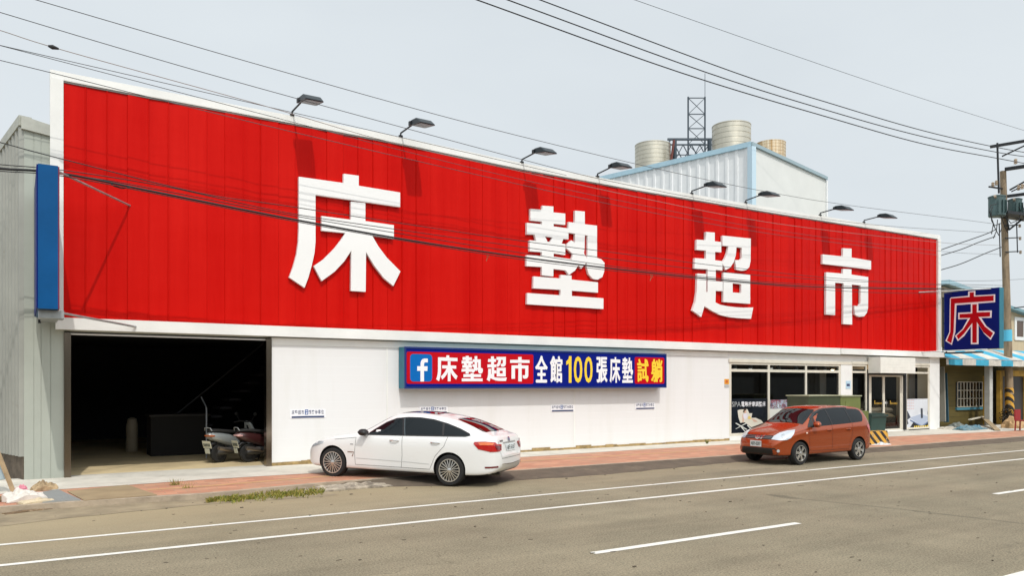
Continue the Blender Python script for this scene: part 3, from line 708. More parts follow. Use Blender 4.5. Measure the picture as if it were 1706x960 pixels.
# ------------------------------------------------------------------ floodlights on top of the billboard
pxs = [(487,188),(668,228),(870,267),(996,291),(1153,320),(1243,336),(1367,357),(1440,369)]
nm = ['leftmost floodlight on the billboard, above the red left of the first character', 'floodlight just right of the first big white character, second from the left',
 'third floodlight from the left, above the left side of the second character', 'floodlight in front of the left corner of the white gabled roof, fourth from the left',
 'floodlight in front of the ribbed white warehouse wall, fifth from the left', 'floodlight in front of the warehouse corner trim, sixth from the left',
 'floodlight by the right edge of the white warehouse, second from the right', 'rightmost floodlight on the billboard, above the last character']
headm = mat('flood_head', (.010, .018, .022), .4, metal=.2)
def make_flood():
    t = thing('floodlight', nm[0], 'floodlight', (0, 0, 0), 0, 'floodlights along the top of the billboard')
    MB().box(-.05, .05, -.04, .04, 0, .05).tube([(0, 0, .05), (0, -.01, .12)], .022).build('bracket', blackm, t, local=True)
    MB().tube([(0, -.01, .11), (.06, -.74, .20)], .023).build('arm', headm, t, local=True)
    # shallow hood: wide, tilted, thick at the back and thin at the lip
    g = MB(); x0, x1 = -.04, .42
    prof = [(-.66,.14),(-.60,.25),(-.70,.285),(-.95,.270),(-1.04,.235),(-1.24,.085),(-1.24,.065)]
    vs = []; n = len(prof)
    for x, k in ((x0, 1), (x0+.03, 1.0), (x1-.03, 1.0), (x1, 1)):
        inset = .03 if x in (x0, x1) else 0
        vs += [(x, y+(inset if i in (4, 5, 6) else -inset if i < 2 else 0), z-(inset if 1 < i < 4 else 0)) for i, (y, z) in enumerate(prof)]
    fs = [(a*n+i, a*n+(i+1)%n, (a+1)*n+(i+1)%n, (a+1)*n+i) for a in range(3) for i in range(n)] + [tuple(range(n)), tuple(3*n+i for i in range(n))]
    g.add(vs, fs); g.build('head', headm, t, local=True)
    MB().add([(.0,-.70,.128),(.38,-.70,.128),(.38,-1.2,.060),(.0,-1.2,.060)], [(0,1,2,3)]).build('lens', mat('flood_lens', (.05, .055, .06), .3), t, local=True)
    MB().box(-.075, -.03, -.72, -.62, .13, .24).build('knuckle', blackm, t, local=True)
    return t
fl0 = make_flood()
for i, (x, y) in enumerate(pxs):
    p = onv(x, y, 19.9); loc = (p.x, 19.92, topz(p.x)+.19)
    if i == 0: fl0.location = loc
    else:
        f = dup(fl0, loc, label=nm[i])
        f.rotation_euler = (R(random.uniform(-2, 2)), 0, R(random.uniform(-3, 3)))

# ------------------------------------------------------------------ small parking plates on the wall
navyv = mat('vinyl_navy', (.03, .05, .13), .5); bluep = mat('park_blue', (.01, .08, .30), .5)
def plate(x0, x1, y0, y1, label):
    u0, u1, z0, z1 = cbox(x0, x1, y0, y1, VW-.012)
    t = thing('parking_sign', label, 'sign', ((u0+u1)/2, VW-.01, z0), 0, 'parking plates on the white wall')
    MB().box(u0-.04, u1+.04, VW-.012, VW-.003, z0-.01, z1+.02).build('board', whitev, t)
    wd = (u1-u0)/10.2; g = MB(); zt = z0+.09
    for i, ch in enumerate('床墊超市'): text(g, ch, (u0+wd*i, VW-.014, zt), (wd*.84, 0, 0), (0, 0, z1-zt), .012)
    for i, ch in enumerate('顧客停車位'): text(g, ch, (u0+wd*(5.25+i), VW-.014, zt), (wd*.84, 0, 0), (0, 0, z1-zt), .012)
    g.build('lettering', navyv, t, recalc=False)
    g = MB(); frame(g, u0+wd*4.1, u0+wd*5.1, zt-.01, z1+.01, t=.018, v0=VW-.016, v1=VW-.0125); text(g, 'P', (u0+wd*4.35, VW-.0145, zt+.03), (wd*.5, 0, 0), (0, 0, z1-zt-.06), .03)
    g.build('parking_symbol', bluep, t)
    MB().box(u0, u1, VW-.0155, VW-.0125, z0, z0+.045).build('bar', navyv, t)
plate(486, 540, 683.5, 696.5, 'small parking plate on the white wall between the garage and the white car')
plate(701, 744, 679, 689, 'small parking plate half hidden behind the roof of the white car')
plate(919.5, 955, 676, 686, 'small parking plate under the middle of the light box sign')
plate(1060, 1090, 672.5, 682, 'small parking plate under the right end of the light box sign')
# small stickers
u0, u1, z0, z1 = cbox(1207, 1214.5, 632, 646, VW-.01)
t = thing('alarm_sticker', 'small orange notice stuck beside the shop window', 'sticker', (u0, VW, z0))
MB().box(u0, u1, VW-.012, VW-.004, z0+.12, z1).build('board', mat('notice_orange', (.75, .33, .02), .5), t)
MB().prism([[(u0+(u1-u0)*(.5+.3*math.cos(a*.6)), (z0+.12+z1)/2+.055*math.sin(a*.6)) for a in range(10)]], FL(VW-.0135), 0).build('emblem', mat('notice_red', (.55, .12, .03), .5), t)
MB().box(u0, u1, VW-.012, VW-.004, z0, z0+.10).build('board', mat('notice_grey', (.45, .46, .45), .5), t)
u0, u1, z0, z1 = cbox(1409.5, 1417, 635, 648, VW-.04)
t = thing('house_number_plate', 'small blue and white plate on the pillar beside the door', 'sign', (u0, VW, z0))
MB().box(u0, u1, VW-.045, VW-.033, z0, z1).build('board', mat('plate_pale_blue', (.45, .62, .75), .4), t)
MB().box(u0+.04, u1-.06, VW-.047, VW-.0455, z0+.10, z1-.12).build('mark', navyv, t)
# posters on the shop windows
VPo = VW+.022
u0, u1, z0, z1 = cbox(1217, 1279, 664.5, 725, VPo); z0 = .38; u0 = uw[0]+.11; u1 = uw[1]-.06
t = thing('poster', 'dark window poster of a person on a white recliner under white lettering', 'poster', ((u0+u1)/2, VPo, z0), 0, 'posters on the shop windows')
MB().box(u0, u1, VPo, VPo+.006, z0, z1).build('sheet', mat('poster_black', (.012, .016, .024), .25, var=.5, vscale=1.5), t)
pc = lambda x, y: (lambda p: (p.x, p.z))(onv(1205+x/12, 655+y/12, VPo))
def pp(name, m, d, *polys):
    g = MB()
    for i, po in enumerate(polys): g.prism([[pc(*q) for q in po]], FL(VPo-.002-d-.0006*i), 0)
    return g.build(name, m, t)
g = MB()
a = pc(170, 280); b = pc(350, 280); text(g, 'SPA', (a[0], VPo-.003, a[1]), (b[0]-a[0], 0, b[1]-a[1]), (0, 0, .19), .01)
g.build('lettering', mat('vinyl_grey', (.30, .31, .31), .5), t, recalc=False)
g = MB()
for i, ch in enumerate('電動按摩調整床'):
    a = pc(362+70*i, 278-1.0*i); b = pc(362+70*i+62, 278-1.0*i); text(g, ch, (a[0], VPo-.003, a[1]), (b[0]-a[0], 0, 0), (0, 0, .19), .012)
g.build('lettering', whitev, t, recalc=False)
pp('recliner_print', mat('print_cream', (.66, .63, .54), .5), 0, [(285,350),(330,335),(480,325),(505,380),(520,410),(580,408),(560,500),(650,500),(760,550),(800,600),(640,660),(560,690),(430,590),(340,600),(300,480)])
pp('figure_print', mat('print_skin', (.62, .40, .30), .5), .002, [(400,370),(450,350),(460,400),(430,420)], [(385,430),(400,420),(410,580),(380,590)], [(560,510),(640,540),(690,580),(610,580)])
pp('hair_print', mat('print_brown', (.06, .035, .02), .5), .003, [(410,320),(450,315),(462,350),(430,350),(415,405),(392,380)])
pp('clothes_print', mat('print_lilac', (.70, .68, .74), .5), .004, [(395,420),(470,400),(490,480),(440,540),(400,500)])
pp('cushion_print', mat('print_yellow', (.70, .52, .16), .5), .005, [(485,480),(530,460),(560,520),(500,530)])
pp('legs_print', mat('print_white', (.6, .62, .58), .5), .006, [(235,610),(260,600),(480,730),(455,740)], [(240,730),(250,715),(450,600),(470,610)], [(350,690),(370,680),(440,770),(430,780)], [(470,650),(490,640),(560,720),(540,730)])
u0, u1, z0, z1 = cbox(1284, 1342, 667, 681, VPo); u0 = uw[1]+.06; u1 = uw[2]-.06
t = thing('poster', 'strip of blurred red and blue photographs along the middle shop window', 'poster', ((u0+u1)/2, VPo, z0), 0, 'posters on the shop windows')
def photo_mat(name, scale, cols):
    m = bpy.data.materials.new(name); m.use_nodes = True; n = m.node_tree.nodes; L = m.node_tree.links
    tc = n.new('ShaderNodeTexCoord'); nz = n.new('ShaderNodeTexNoise'); nz.inputs['Scale'].default_value = scale; nz.inputs['Detail'].default_value = 5; L.new(tc.outputs['Object'], nz.inputs[0])
    cr = n.new('ShaderNodeValToRGB'); L.new(nz.outputs[0], cr.inputs[0]); e = cr.color_ramp.elements
    for i, (p, c) in enumerate(cols):
        el = e[i] if i < 2 else e.new(p)
        el.position = p; el.color = (*c, 1)
    cr.color_ramp.interpolation = 'CONSTANT'
    L.new(cr.outputs[0], n['Principled BSDF'].inputs[0]); n['Principled BSDF'].inputs['Roughness'].default_value = .4; return m
MB().box(u0, u1, VPo, VPo+.006, z0, z1+.02).build('sheet', photo_mat('photo_strip', 5, [(0, (.10,.10,.14)), (.40, (.26,.07,.09)), (.47, (.35,.40,.50)), (.54, (.20,.16,.12)), (.60, (.55,.60,.68))]), t)
MB().box(u0, u1, VPo, VPo+.006, .37, z0-.003).build('sheet', mat('film_white', (.72, .72, .68), .4), t)
u0, u1 = u_d1+.1, u_e1-.06; z0 = .20; z1 = onv(1530, 665, VPo).z
t = thing('poster', 'white window poster of a mattress corner with yellow marks beside the door', 'poster', ((u0+u1)/2, VPo, z0), 0, 'posters on the shop windows')
MB().box(u0, u1, VPo, VPo+.006, z0, z1).build('sheet', mat('poster_pale', (.66, .69, .74), .35, var=.12, vscale=2), t)
pc = lambda x, y: (lambda p: (p.x, p.z))(onv(1405+x/6, 590+y/6, VPo))
pp('quilt_print', mat('print_quilt', (.40, .46, .58), .5), 0, [(660,640),(780,600),(868,640),(785,720)], )
pp('quilt_edge_print', mat('print_quilt_edge', (.16, .22, .36), .5), .001, [(665,655),(785,718),(868,652),(868,668),(785,738),(668,672)])
pp('band_print', mat('print_black', (.012, .013, .016), .4), .012, [(655,768),(662,740),(700,682),(785,738),(868,664),(868,768)])
pp('vase_print', mat('print_dark', (.03, .04, .06), .5), .002, [(772,545),(792,545),(795,640),(775,645)], [(612,580),(640,570),(672,635),(640,660),(615,640)], [(845,545),(868,545),(868,610),(840,600)], [(665,752),(700,690),(785,742),(868,675),(868,752)], [(612,670),(640,660),(650,700),(615,720)])
g = MB()
for r in range(4):
    for k in range(5):
        x = 622+k*18; y = 470+r*28; p = pc(x, y); g.box(p[0], p[0]+.07, VPo-.003, VPo-.002, p[1], p[1]+.05)
g.build('mark', mat('print_pink', (.62, .42, .42), .5), t)
g = MB()
for k in range(9):
    p = pc(705+k*18, 752-k*1.0); g.box(p[0], p[0]+.08, VPo-.0175, VPo-.017, p[1], p[1]+.14)
g.build('mark', yellowv, t)
# yellow decal band across the door glass
t = thing('door_decal', 'row of small yellow marks across the glass door', 'sticker', (ua, VW+.06, 1.3))
g = MB()
for x in list(range(312, 385, 13))+list(range(468, 545, 13)):
    p = onv(1405+x/6, 590+505/6, VW+.062); g.box(p.x, p.x+.045, VW+.064, VW+.067, p.z, p.z+(.17 if x in (312, 468) else .08))
g.build('mark', mat('decal_gold', (.50, .30, .04), .5), t)
g = MB()
for x in range(405, 440, 12):
    p = onv(1405+x/6, 590+500/6, VW+.062); g.box(p.x, p.x+.06, VW+.064, VW+.067, p.z, p.z+.09)
g.build('mark', whitev, t)

# ------------------------------------------------------------------ grey metal building at the far left
gb = thing('metal_shed', 'grey corrugated metal building against the left end of the billboard', 'building', (-.5, 22, .1))
cu = onv(40, 640, VW).x; ctop = onv(40, 194, VW).z
g = MB(); xs = [onv(x, 640, VW).x for x in (40, 57, 69, 85, 107)]
for a, b in zip(xs, xs[1:]): g.box(a, b-.012, VW-.0-.002*(xs.index(a)%2), 20.1, .1, ctop-.25)
g.box(xs[0], xs[-1], VW+.01, 20.1, .1, ctop-.25)
g.build('front_wall', greym, gb)
g = MB(); e0 = onv(40, 192, VW); e1_ = onv(90, 212, VW)
g.add([(cu-.05, 19.88, ctop), (.62, 19.88, e1_.z+.02), (.62, 19.88, e1_.z-.22), (cu-.05, 19.88, ctop-.28), (cu-.05, 20.1, ctop), (.62, 20.1, e1_.z+.02), (.62, 20.1, e1_.z-.22), (cu-.05, 20.1, ctop-.28)],
      [(0,1,2,3),(4,7,6,5),(0,4,5,1),(3,2,6,7),(0,3,7,4),(1,5,6,2)])
g.build('coping', mat('grey_coping', (.42, .43, .38), .5, var=.2), gb)
DA = Vector((-.27, .963, 0)); DN = Vector((-.963, -.27, 0))
P0 = Vector((cu, VW+.02, 0)); Ls = 12.0; rake = .217
g = MB(); N = 215; vs = []
for i in range(N+1):
    s_ = Ls*i/N; off = .085 if (i//1) % 4 in (1, 2) else 0
    p = P0+DA*s_+DN*off; vs += [(p.x, p.y, .62), (p.x, p.y, ctop-.18-rake*s_)]
g.add(vs, [(2*i, 2*i+2, 2*i+3, 2*i+1) for i in range(N)]); g.build('corrugated_wall', mat('corrugated_grey', (.34, .345, .31), .5, var=.15, vscale=.8, metal=.2, stain=((.20, .18, .14), 2.0, .6, .6)), gb, recalc=False)
g = MB(); q = P0+DA*Ls
a = P0+DN*.10; b = q+DN*.10; a2 = P0-DN*.15; b2 = q-DN*.15
g.add([(a.x,a.y,ctop-.20),(b.x,b.y,ctop-.2-rake*Ls),(b.x,b.y,ctop+.02-rake*Ls),(a.x,a.y,ctop+.02),(a2.x,a2.y,ctop-.20),(b2.x,b2.y,ctop-.2-rake*Ls),(b2.x,b2.y,ctop+.02-rake*Ls),(a2.x,a2.y,ctop+.02)],
      [(0,1,2,3),(7,6,5,4),(3,2,6,7),(0,4,5,1),(0,3,7,4),(1,5,6,2)]); g.build('rake_trim', mat('grey_coping', (.42, .43, .38)), gb)
g = MB(); a = P0+DN*.02; b = q+DN*.02; a2 = P0-DN*.2; b2 = q-DN*.2
g.add([(a.x,a.y,.0),(b.x,b.y,.0),(b.x,b.y,.62),(a.x,a.y,.62),(a2.x,a2.y,0),(b2.x,b2.y,0),(b2.x,b2.y,.62),(a2.x,a2.y,.62)], [(0,1,2,3),(7,6,5,4),(3,2,6,7),(0,4,5,1),(0,3,7,4),(1,5,6,2)])
g.build('plinth', mat('mossy_concrete', (.14, .11, .08), .95, var=.5, vscale=4, bump=.5), gb)

# ------------------------------------------------------------------ white warehouse behind
wh = thing('warehouse', 'white ribbed metal warehouse with pale blue trim rising behind the billboard', 'building', (31, 30, 0))
Zc = 39.7; C = onZ(1252, 241, Zc)
def camdir(X, Z):
    v = Vector((X*.8448+Z*.5352, -X*.5352+Z*.8448, 0)); return v.normalized()
dB = camdir(.698, .716); dA = camdir(-.716, .698)
LA, LB = 24.0, 9.24; zt = C.z
ribm = mat('white_ribbed', (.78, .79, .79), .5, var=.05)
g = MB(); n = 26; vs = []; fs = []
nA = Vector((-dA.y, dA.x, 0));
if nA.dot(Vector((-C.x, -C.y, 0))) < 0: nA = -nA
nB = Vector((-dB.y, dB.x, 0))
if nB.dot(Vector((-C.x, -C.y, 0))) < 0: nB = -nB
vs = []; prof_ = [(0, 0), (.08, 0), (.10, .05), (.17, .05), (.19, 0)]
s_ = 0; pts = []
while s_ < LA:
    for a, b in prof_: pts.append((s_+a*1.9, b))
    s_ += .56
for a, b in pts:
    p = Vector((C.x, C.y, 0))+dA*a+nA*b; vs += [(p.x, p.y, 3), (p.x, p.y, zt)]
g.add(vs, [(2*i, 2*i+2, 2*i+3, 2*i+1) for i in range(len(pts)-1)]); g.build('ribbed_wall', ribm, wh, recalc=False)
g = MB(); p1 = C+dB*LB; g.add([(C.x, C.y, 3), (p1.x, p1.y, 3), (p1.x, p1.y, zt), (C.x, C.y, zt)], [(0,1,2,3)])
p2 = p1+dA*LA; p3 = C+dA*LA
g.add([(p1.x, p1.y, 3), (p2.x, p2.y, 3), (p2.x, p2.y, zt), (p1.x, p1.y, zt)], [(0,1,2,3)])
g.add([(p3.x, p3.y, 3), (p2.x, p2.y, 3), (p2.x, p2.y, zt), (p3.x, p3.y, zt)], [(0,1,2,3)])
g.build('plain_wall', mat('warehouse_white', (.72, .73, .70), .55, var=.06, vscale=.8), wh)
g = MB(); g.add([(C.x, C.y, zt-.05), (p1.x, p1.y, zt-.05), (p2.x, p2.y, zt-.05), (p3.x, p3.y, zt-.05)], [(0,1,2,3)]); g.build('roof', galv, wh)
bluet = mat('pale_blue_trim', (.40, .58, .68), .5, var=.1)
g = MB(); g.bar(C+nA*.06+Vector((0,0,.02)), p3+nA*.06+Vector((0,0,.02)), .14, .26); g.build('eave_trim', bluet, wh)
g = MB(); g.bar(C+nB*.06+Vector((0,0,.02))-dB*.1, p1+nB*.06+Vector((0,0,.02)), .12, .18); g.build('eave_trim', mat('grey_blue_trim', (.30, .40, .44), .5), wh)
g = MB(); g.bar(C+nA*.03+nB*.03+Vector((0,0,-11)), C+nA*.03+nB*.03+Vector((0,0,-.12)), .30, .30); g.build('corner_trim', mat('pale_blue_corner', (.52, .67, .76), .5), wh)
g = MB(); g.bar(p1+nB*.03+Vector((0,0,-11)), p1+nB*.03+Vector((0,0,-.12)), .12, .12); g.build('corner_trim', ribm, wh)
# water tanks on its roof
tankm = mat('tank_steel', (.60, .56, .46), .35, metal=.75, var=.25, vscale=1.2, stretch=(1, 1, .3))
tankr = mat('tank_rusty', (.60, .54, .42), .5, metal=.45, var=.8, vscale=2.4, stretch=(2.4, 2.4, .10), col2=(.42, .25, .09))
def tank(x0, x1, y, Z, label, m, zb):
    c = onZ((x0+x1)/2, y, Z); r = (x1-x0)/1300*Z/2
    t = thing('water_tank', label, 'water tank', (c.x, c.y, zb), 0, 'water tanks on the warehouse roof')
    H = c.z-zb; prof = [(r*.98, 0)]; nb = 9
    for k in range(nb):
        z0 = H*k/nb; dz = H/nb
        prof += [(r*.985, z0+.02), (r, z0+dz*.15), (r, z0+dz*.85), (r*.985, z0+dz-.02)]
    prof += [(r*1.01, H-.02), (r*1.01, H+.03), (r*.6, H+r*.11), (r*.22, H+r*.16), (r*.2, H+r*.22), (.02, H+r*.24)]
    MB().lathe(prof, n=40).build('shell', m, t, local=True, smooth=25)
    MB().tube([(r*.9, 0, H*.2), (r*1.06, 0, H*.3), (r*1.06, 0, H+.1), (r*.7, 0, H+.2)], .025).build('pipe', galv, t, local=True)
    return t
tank(1058, 1117, 243, 47, 'dull steel water tank at the left of the roof lattice mast', tankm, zt-.05)
tank(1187, 1250, 211, 45, 'tall banded steel water tank at the warehouse corner', tankm, zt-.05)
tank(1260, 1308, 240, 45.2, 'rust streaked water tank farthest right on the roof', tankr, zt-.05)
# lattice mast
Zm = 47.5
mast = thing('lattice_mast', 'dark steel lattice mast on a braced frame between the roof tanks', 'mast', tuple(onZ(1161, 262, Zm)))
mm = mat('mast_steel', (.05, .07, .09), .6)
def mpt(x, y, d): return onZ(x, y, Zm+d)
g = MB(); xL, xR = 1146.5, 1174.5; ys = [163, 190, 214, 240, 270]
cor = {}
for d in (0, 1.05):
    for x in (xL, xR):
        k = Zm/(Zm+d); g.bar(mpt(x, 285, d), mpt(x, 161, d), .07)
for i, y in enumerate(ys[:-1]):
    y2 = ys[i+1]
    for d in (0, 1.05): g.bar(mpt(xL, y, d), mpt(xR, y, d), .05)
    for x in (xL, xR): g.bar(mpt(x, y, 0), mpt(x, y, 1.05), .05)
    a, b = (xL, xR) if i % 2 else (xR, xL)
    g.bar(mpt(a, y, 0), mpt(b, y2, 0), .035); g.bar(mpt(b, y, 1.05), mpt(a, y2, 1.05), .035)
g.build('tower', mm, mast)
g = MB(); g.tube([mpt(1174.5, 161, 0), mpt(1174.5, 122, 0)], .018, 6); g.build('antenna', mm, mast)
g = MB()
for d in (-.6, 1.6):
    for y in (232, 241): g.bar(mpt(1112, y, d), mpt(1190, y, d), .12 if y == 232 else .08)
    for i in range(5):
        xa = 1124+i*14; g.bar(mpt(xa, 241, d), mpt(xa+14, 268, d), .05); g.bar(mpt(xa+14, 241, d), mpt(xa, 268, d), .05)
for x in (1124, 1182): g.bar(mpt(x, 285, -.6), mpt(x, 232, -.6), .18)
g.bar(mpt(1112, 241, -.6), mpt(1118, 231, 1.6), .07); g.bar(mpt(1112, 258, -.6), mpt(1190, 258, -.6), .05)
g.build('base_frame', mm, mast)
g = MB(); g.bar(mpt(1117, 275, -.9), mpt(1123, 233, -.9), .10); g.build('leg', mat('mast_rust', (.16, .05, .04), .7), mast)
# ------------------------------------------------------------------ utility pole
PB = onz(1683, 707, .12)
pole = thing('utility_pole', 'weathered utility pole with two grey green transformers and striped base beside the awning', 'utility pole', tuple(PB))
def pp_at(y, dx=0, dv=0):   # a point on the pole axis at photo row y, pushed sideways in pixels / in depth
    x = 1671+(y-285)*(1684-1671)/(707-285)+dx
    return onv(x, y, PB.y+dv)
woodm = mat('pole_concrete', (.30, .225, .145), .9, var=.45, vscale=2.5, bump=.4, stretch=(3, 3, .5), stain=((.12, .09, .07), 2.4, .58, .7))
pt = pp_at(285); L_ = 12
pts = [PB+(pt-PB)*(i/L_) for i in range(L_+1)]
MB().tube(pts, [.20-.055*i/L_ for i in range(L_+1)], 18).build('shaft', woodm, pole, smooth=40)
def band_mat():
    m = bpy.data.materials.new('hazard_band'); m.use_nodes = True; n = m.node_tree.nodes; L = m.node_tree.links
    tc = n.new('ShaderNodeTexCoord'); sp = n.new('ShaderNodeSeparateXYZ'); L.new(tc.outputs['Object'], sp.inputs[0])
    ad = n.new('ShaderNodeMath'); ad.operation = 'MULTIPLY_ADD'; ad.inputs[1].default_value = 1.0; L.new(sp.outputs[0], ad.inputs[0]); L.new(sp.outputs[2], ad.inputs[2])
    ml = n.new('ShaderNodeMath'); ml.operation = 'MULTIPLY'; ml.inputs[1].default_value = 2.6; L.new(ad.outputs[0], ml.inputs[0])
    fr = n.new('ShaderNodeMath'); fr.operation = 'FRACT'; L.new(ml.outputs[0], fr.inputs[0])
    gt = n.new('ShaderNodeMath'); gt.operation = 'GREATER_THAN'; gt.inputs[1].default_value = .52; L.new(fr.outputs[0], gt.inputs[0])
    nz = n.new('ShaderNodeTexNoise'); nz.inputs['Scale'].default_value = 6; nz.inputs['Detail'].default_value = 6; L.new(tc.outputs['Object'], nz.inputs[0])
    mx = n.new('ShaderNodeMixRGB'); mx.inputs[1].default_value = (.62, .33, .04, 1); mx.inputs[2].default_value = (.018, .016, .015, 1); L.new(gt.outputs[0], mx.inputs[0])
    mr = n.new('ShaderNodeMapRange'); mr.inputs[1].default_value = .58; mr.inputs[2].default_value = .68; L.new(nz.outputs[0], mr.inputs[0])
    m2 = n.new('ShaderNodeMixRGB'); m2.inputs[2].default_value = (.36, .27, .17, 1); L.new(mr.outputs[0], m2.inputs[0]); L.new(mx.outputs[0], m2.inputs[1])
    L.new(m2.outputs[0], n['Principled BSDF'].inputs[0]); n['Principled BSDF'].inputs['Roughness'].default_value = .7; return m
hazard = band_mat()
pa, pb = PB+(pt-PB)*.02, PB+(pt-PB)*.145
MB().tube([pa, pb], .206, 18).build('striped_band', hazard, pole, smooth=40)
MB().tube([PB+(pt-PB)*.33, PB+(pt-PB)*.375], .20, 18).build('blue_wrap', mat('wrap_blue', (.10, .50, .70), .5), pole, smooth=40)
DRV = Vector((.30, -.954, 0))      # crossarms reach towards the road
def arm(y, dx, L0, L1, wdt, name='crossarm'):
    c = pp_at(y, dx); return MB().bar(c-DRV*L0+Vector((0, -.2, 0)), c+DRV*L1+Vector((0, -.2, 0)), wdt, wdt*1.1).build(name, blackm, pole)
MB().tube([pp_at(322, -8, -.15), pp_at(238, -8, -.15)], .05, 8).build('extension_post', blackm, pole)
arm(243, -8, .5, 3.2, .12); arm(283, 0, .1, 3.2, .15); arm(328, 2, .1, 2.6, .13)
c = pp_at(262, -8); MB().bar(c+Vector((0,-.2,0)), pp_at(243, -8)+DRV*1.6+Vector((0,-.2,0)), .06).build('brace', blackm, pole)
c = pp_at(318, 3); MB().bar(c+Vector((0,-.2,0)), pp_at(283, 0)+DRV*2.3+Vector((0,-.2,0)), .07).bar(c+Vector((0,-.28,-.1)), pp_at(283, 0)+DRV*3.0+Vector((0,-.28,0)), .05).build('brace', blackm, pole)
MB().bar(pp_at(311, -24), pp_at(315, 2), .07).build('crossarm', blackm, pole)
porc = mat('porcelain', (.42, .33, .24), .3, var=.2)
for (x, y, d) in ((1654, 307, 0), (1660, 304, -.1), (1692, 268, -2.1), (1697, 312, -.8), (1703, 310, -1.0)):
    p = onv(x, y, PB.y+d)
    MB().lathe([(.03, -.15), (.09, -.12), (.05, -.08), (.09, -.03), (.05, .01), (.08, .06), (.03, .11)], tuple(p), n=12).build('insulator', porc, pole)
trm = mat('transformer_green', (.075, .125, .125), .5, var=.25, vscale=2, metal=.2, stain=((.16, .10, .05), 3, .64, .5))
def transformer(cx, r, y0, y1, dv):
    a = onv(cx, y1, PB.y+dv); b = onv(cx, y0, PB.y+dv); H = b.z-a.z
    o = MB().lathe([(r*.92, 0), (r, .04), (r, H*.9), (r*1.06, H*.9), (r*1.06, H*.95), (r*.7, H), (.05, H*1.03)], tuple(a), n=24).build('transformer', trm, pole, smooth=35)
    g = MB()
    for k in range(3):
        t = R(215+k*26); g.obox(a+Vector((math.cos(t)*r*1.06, math.sin(t)*r*1.06, H*.42)), (math.cos(t)*.07, math.sin(t)*.07, 0), (-math.sin(t)*.012, math.cos(t)*.012, 0), (0, 0, H*.30))
    g.build('cooling_fin', trm, o)
    MB().tube([a+Vector((-r*.9, -.1, H*.85)), a+Vector((-r*1.35, -.15, H*.9))], .06, 8).build('bushing', porc, o)
    return a, H
transformer(1661, .38, 326, 361, -.45); transformer(1691, .31, 331, 362, -.45)
MB().obox(pp_at(364, 2)+Vector((0, -.6, 0)), (1.35, -.25, -.02), (.12, .45, 0), (0, 0, .07)).build('platform', blackm, pole)
MB().bar(pp_at(384, 0)+Vector((0,-.2,0)), pp_at(365, -14)+Vector((0,-.5,0)), .07).bar(pp_at(384, 0)+Vector((0,-.2,0)), pp_at(365, 16)+Vector((0,-.5,0)), .07).build('brace', blackm, pole)
for dx, y0, y1 in ((-9, 372, 428), (20, 370, 421)):
    MB().tube([pp_at(y0, dx, -.25), pp_at(y1, dx, -.25)], .03, 6).build('rack', blackm, pole)
for y in (376, 397, 420):
    MB().bar(pp_at(y, 0, -.15), pp_at(y-1, 22, -.25), .05).build('rack_arm', blackm, pole)
    p = pp_at(y, 25, -.25); MB().lathe([(.02, -.1), (.07, -.07), (.05, 0), (.07, .05), (.02, .08)], tuple(p), n=10).build('insulator', porc, pole)
g = MB()
for pl in ([(1654,345),(1651,352),(1652,368),(1657,376),(1668,372)], [(1660,340),(1651,342),(1648,352),(1655,372),(1652,390)], [(1697,344),(1701,352),(1698,366),(1684,372),(1675,360)], [(1703,340),(1706,350),(1704,368)], [(1668,360),(1674,378),(1679,388)], [(1655,375),(1664,392),(1669,380)], [(1662,366),(1660,385),(1655,397)]):
    g.tube([onv(x, y, PB.y-.9) for x, y in pl], .022, 6)
g.build('jumper_cables', cable, pole)
MB().tube([PB+(pt-PB)*.46+Vector((.1, -.3, 0)), PB+(pt-PB)*.46+Vector((.9, -.6, .1)), PB+(pt-PB)*.5+Vector((1.1, -.7, .15))], .03, 8).build('bracket', blackm, pole)

# ------------------------------------------------------------------ overhead lines
def wire(label, px, vl, vr=None, r=.008, m=None, ext=True, name='overhead_cable', sag=None):
    vr = vl if vr is None else vr
    P = []
    n = len(px)
    def cr(p0, p1, p2, p3, t):
        return tuple(.5*((2*b)+(-a+c)*t+(2*a-5*b+4*c-d)*t*t+(-a+3*b-3*c+d)*t**3) for a, b, c, d in zip(p0, p1, p2, p3))
    for i in range(n-1):
        p0 = px[i-1] if i else tuple(2*a-b for a, b in zip(px[0], px[1])); p3 = px[i+2] if i+2 < n else tuple(2*a-b for a, b in zip(px[-1], px[-2]))
        for k in range(6): P.append(cr(p0, px[i], px[i+1], p3, k/6))
    P.append(px[-1])
    x0, x1 = P[0][0], P[-1][0]
    V = [onv(x, y, vl+(vr-vl)*(max(0, x-x0)/(x1-x0))**2.3) for x, y in P]
    if ext: d = (V[0]-V[1]).normalized(); V = [V[0]+d*14] + V
    o = MB().tube(V, r, 6).build(name, m or wirem)
    return tag(o, label, 'cable', 'overhead lines along the street')
wire('thin wire from the upper left sky passing above all the floodlights to the pole', [(63,0),(475,120),(860,225),(1290,322),(1657,373)], 18.0, 19.6, .008)
wire('thin wire touching the first floodlight head and crossing the white coping to the pole', [(0,20),(200,80),(430,146),(860,263),(1046,308),(1276,350),(1450,374),(1652,388)], 18.2, 19.5, .008)
w3 = wire('thin wire with a splice sleeve at upper left, crossing the coping into the red', [(0,50),(108,84),(430,173),(640,234),(860,284),(1074,331),(1290,372),(1555,403),(1665,409)], 18.4, 19.5, .008, mat('bare_wire', (.30, .26, .24), .4, metal=.5))
sp_ = [onv(80, 76, 18.4), onv(98, 81, 18.4)]
o = MB().tube([sp_[0], sp_[0]*.6+sp_[1]*.4, sp_[1]], [.02, .05, .02], 8).build('splice_sleeve', cable); tag(o, 'small black splice sleeve on a thin wire at the upper left', 'cable sleeve')
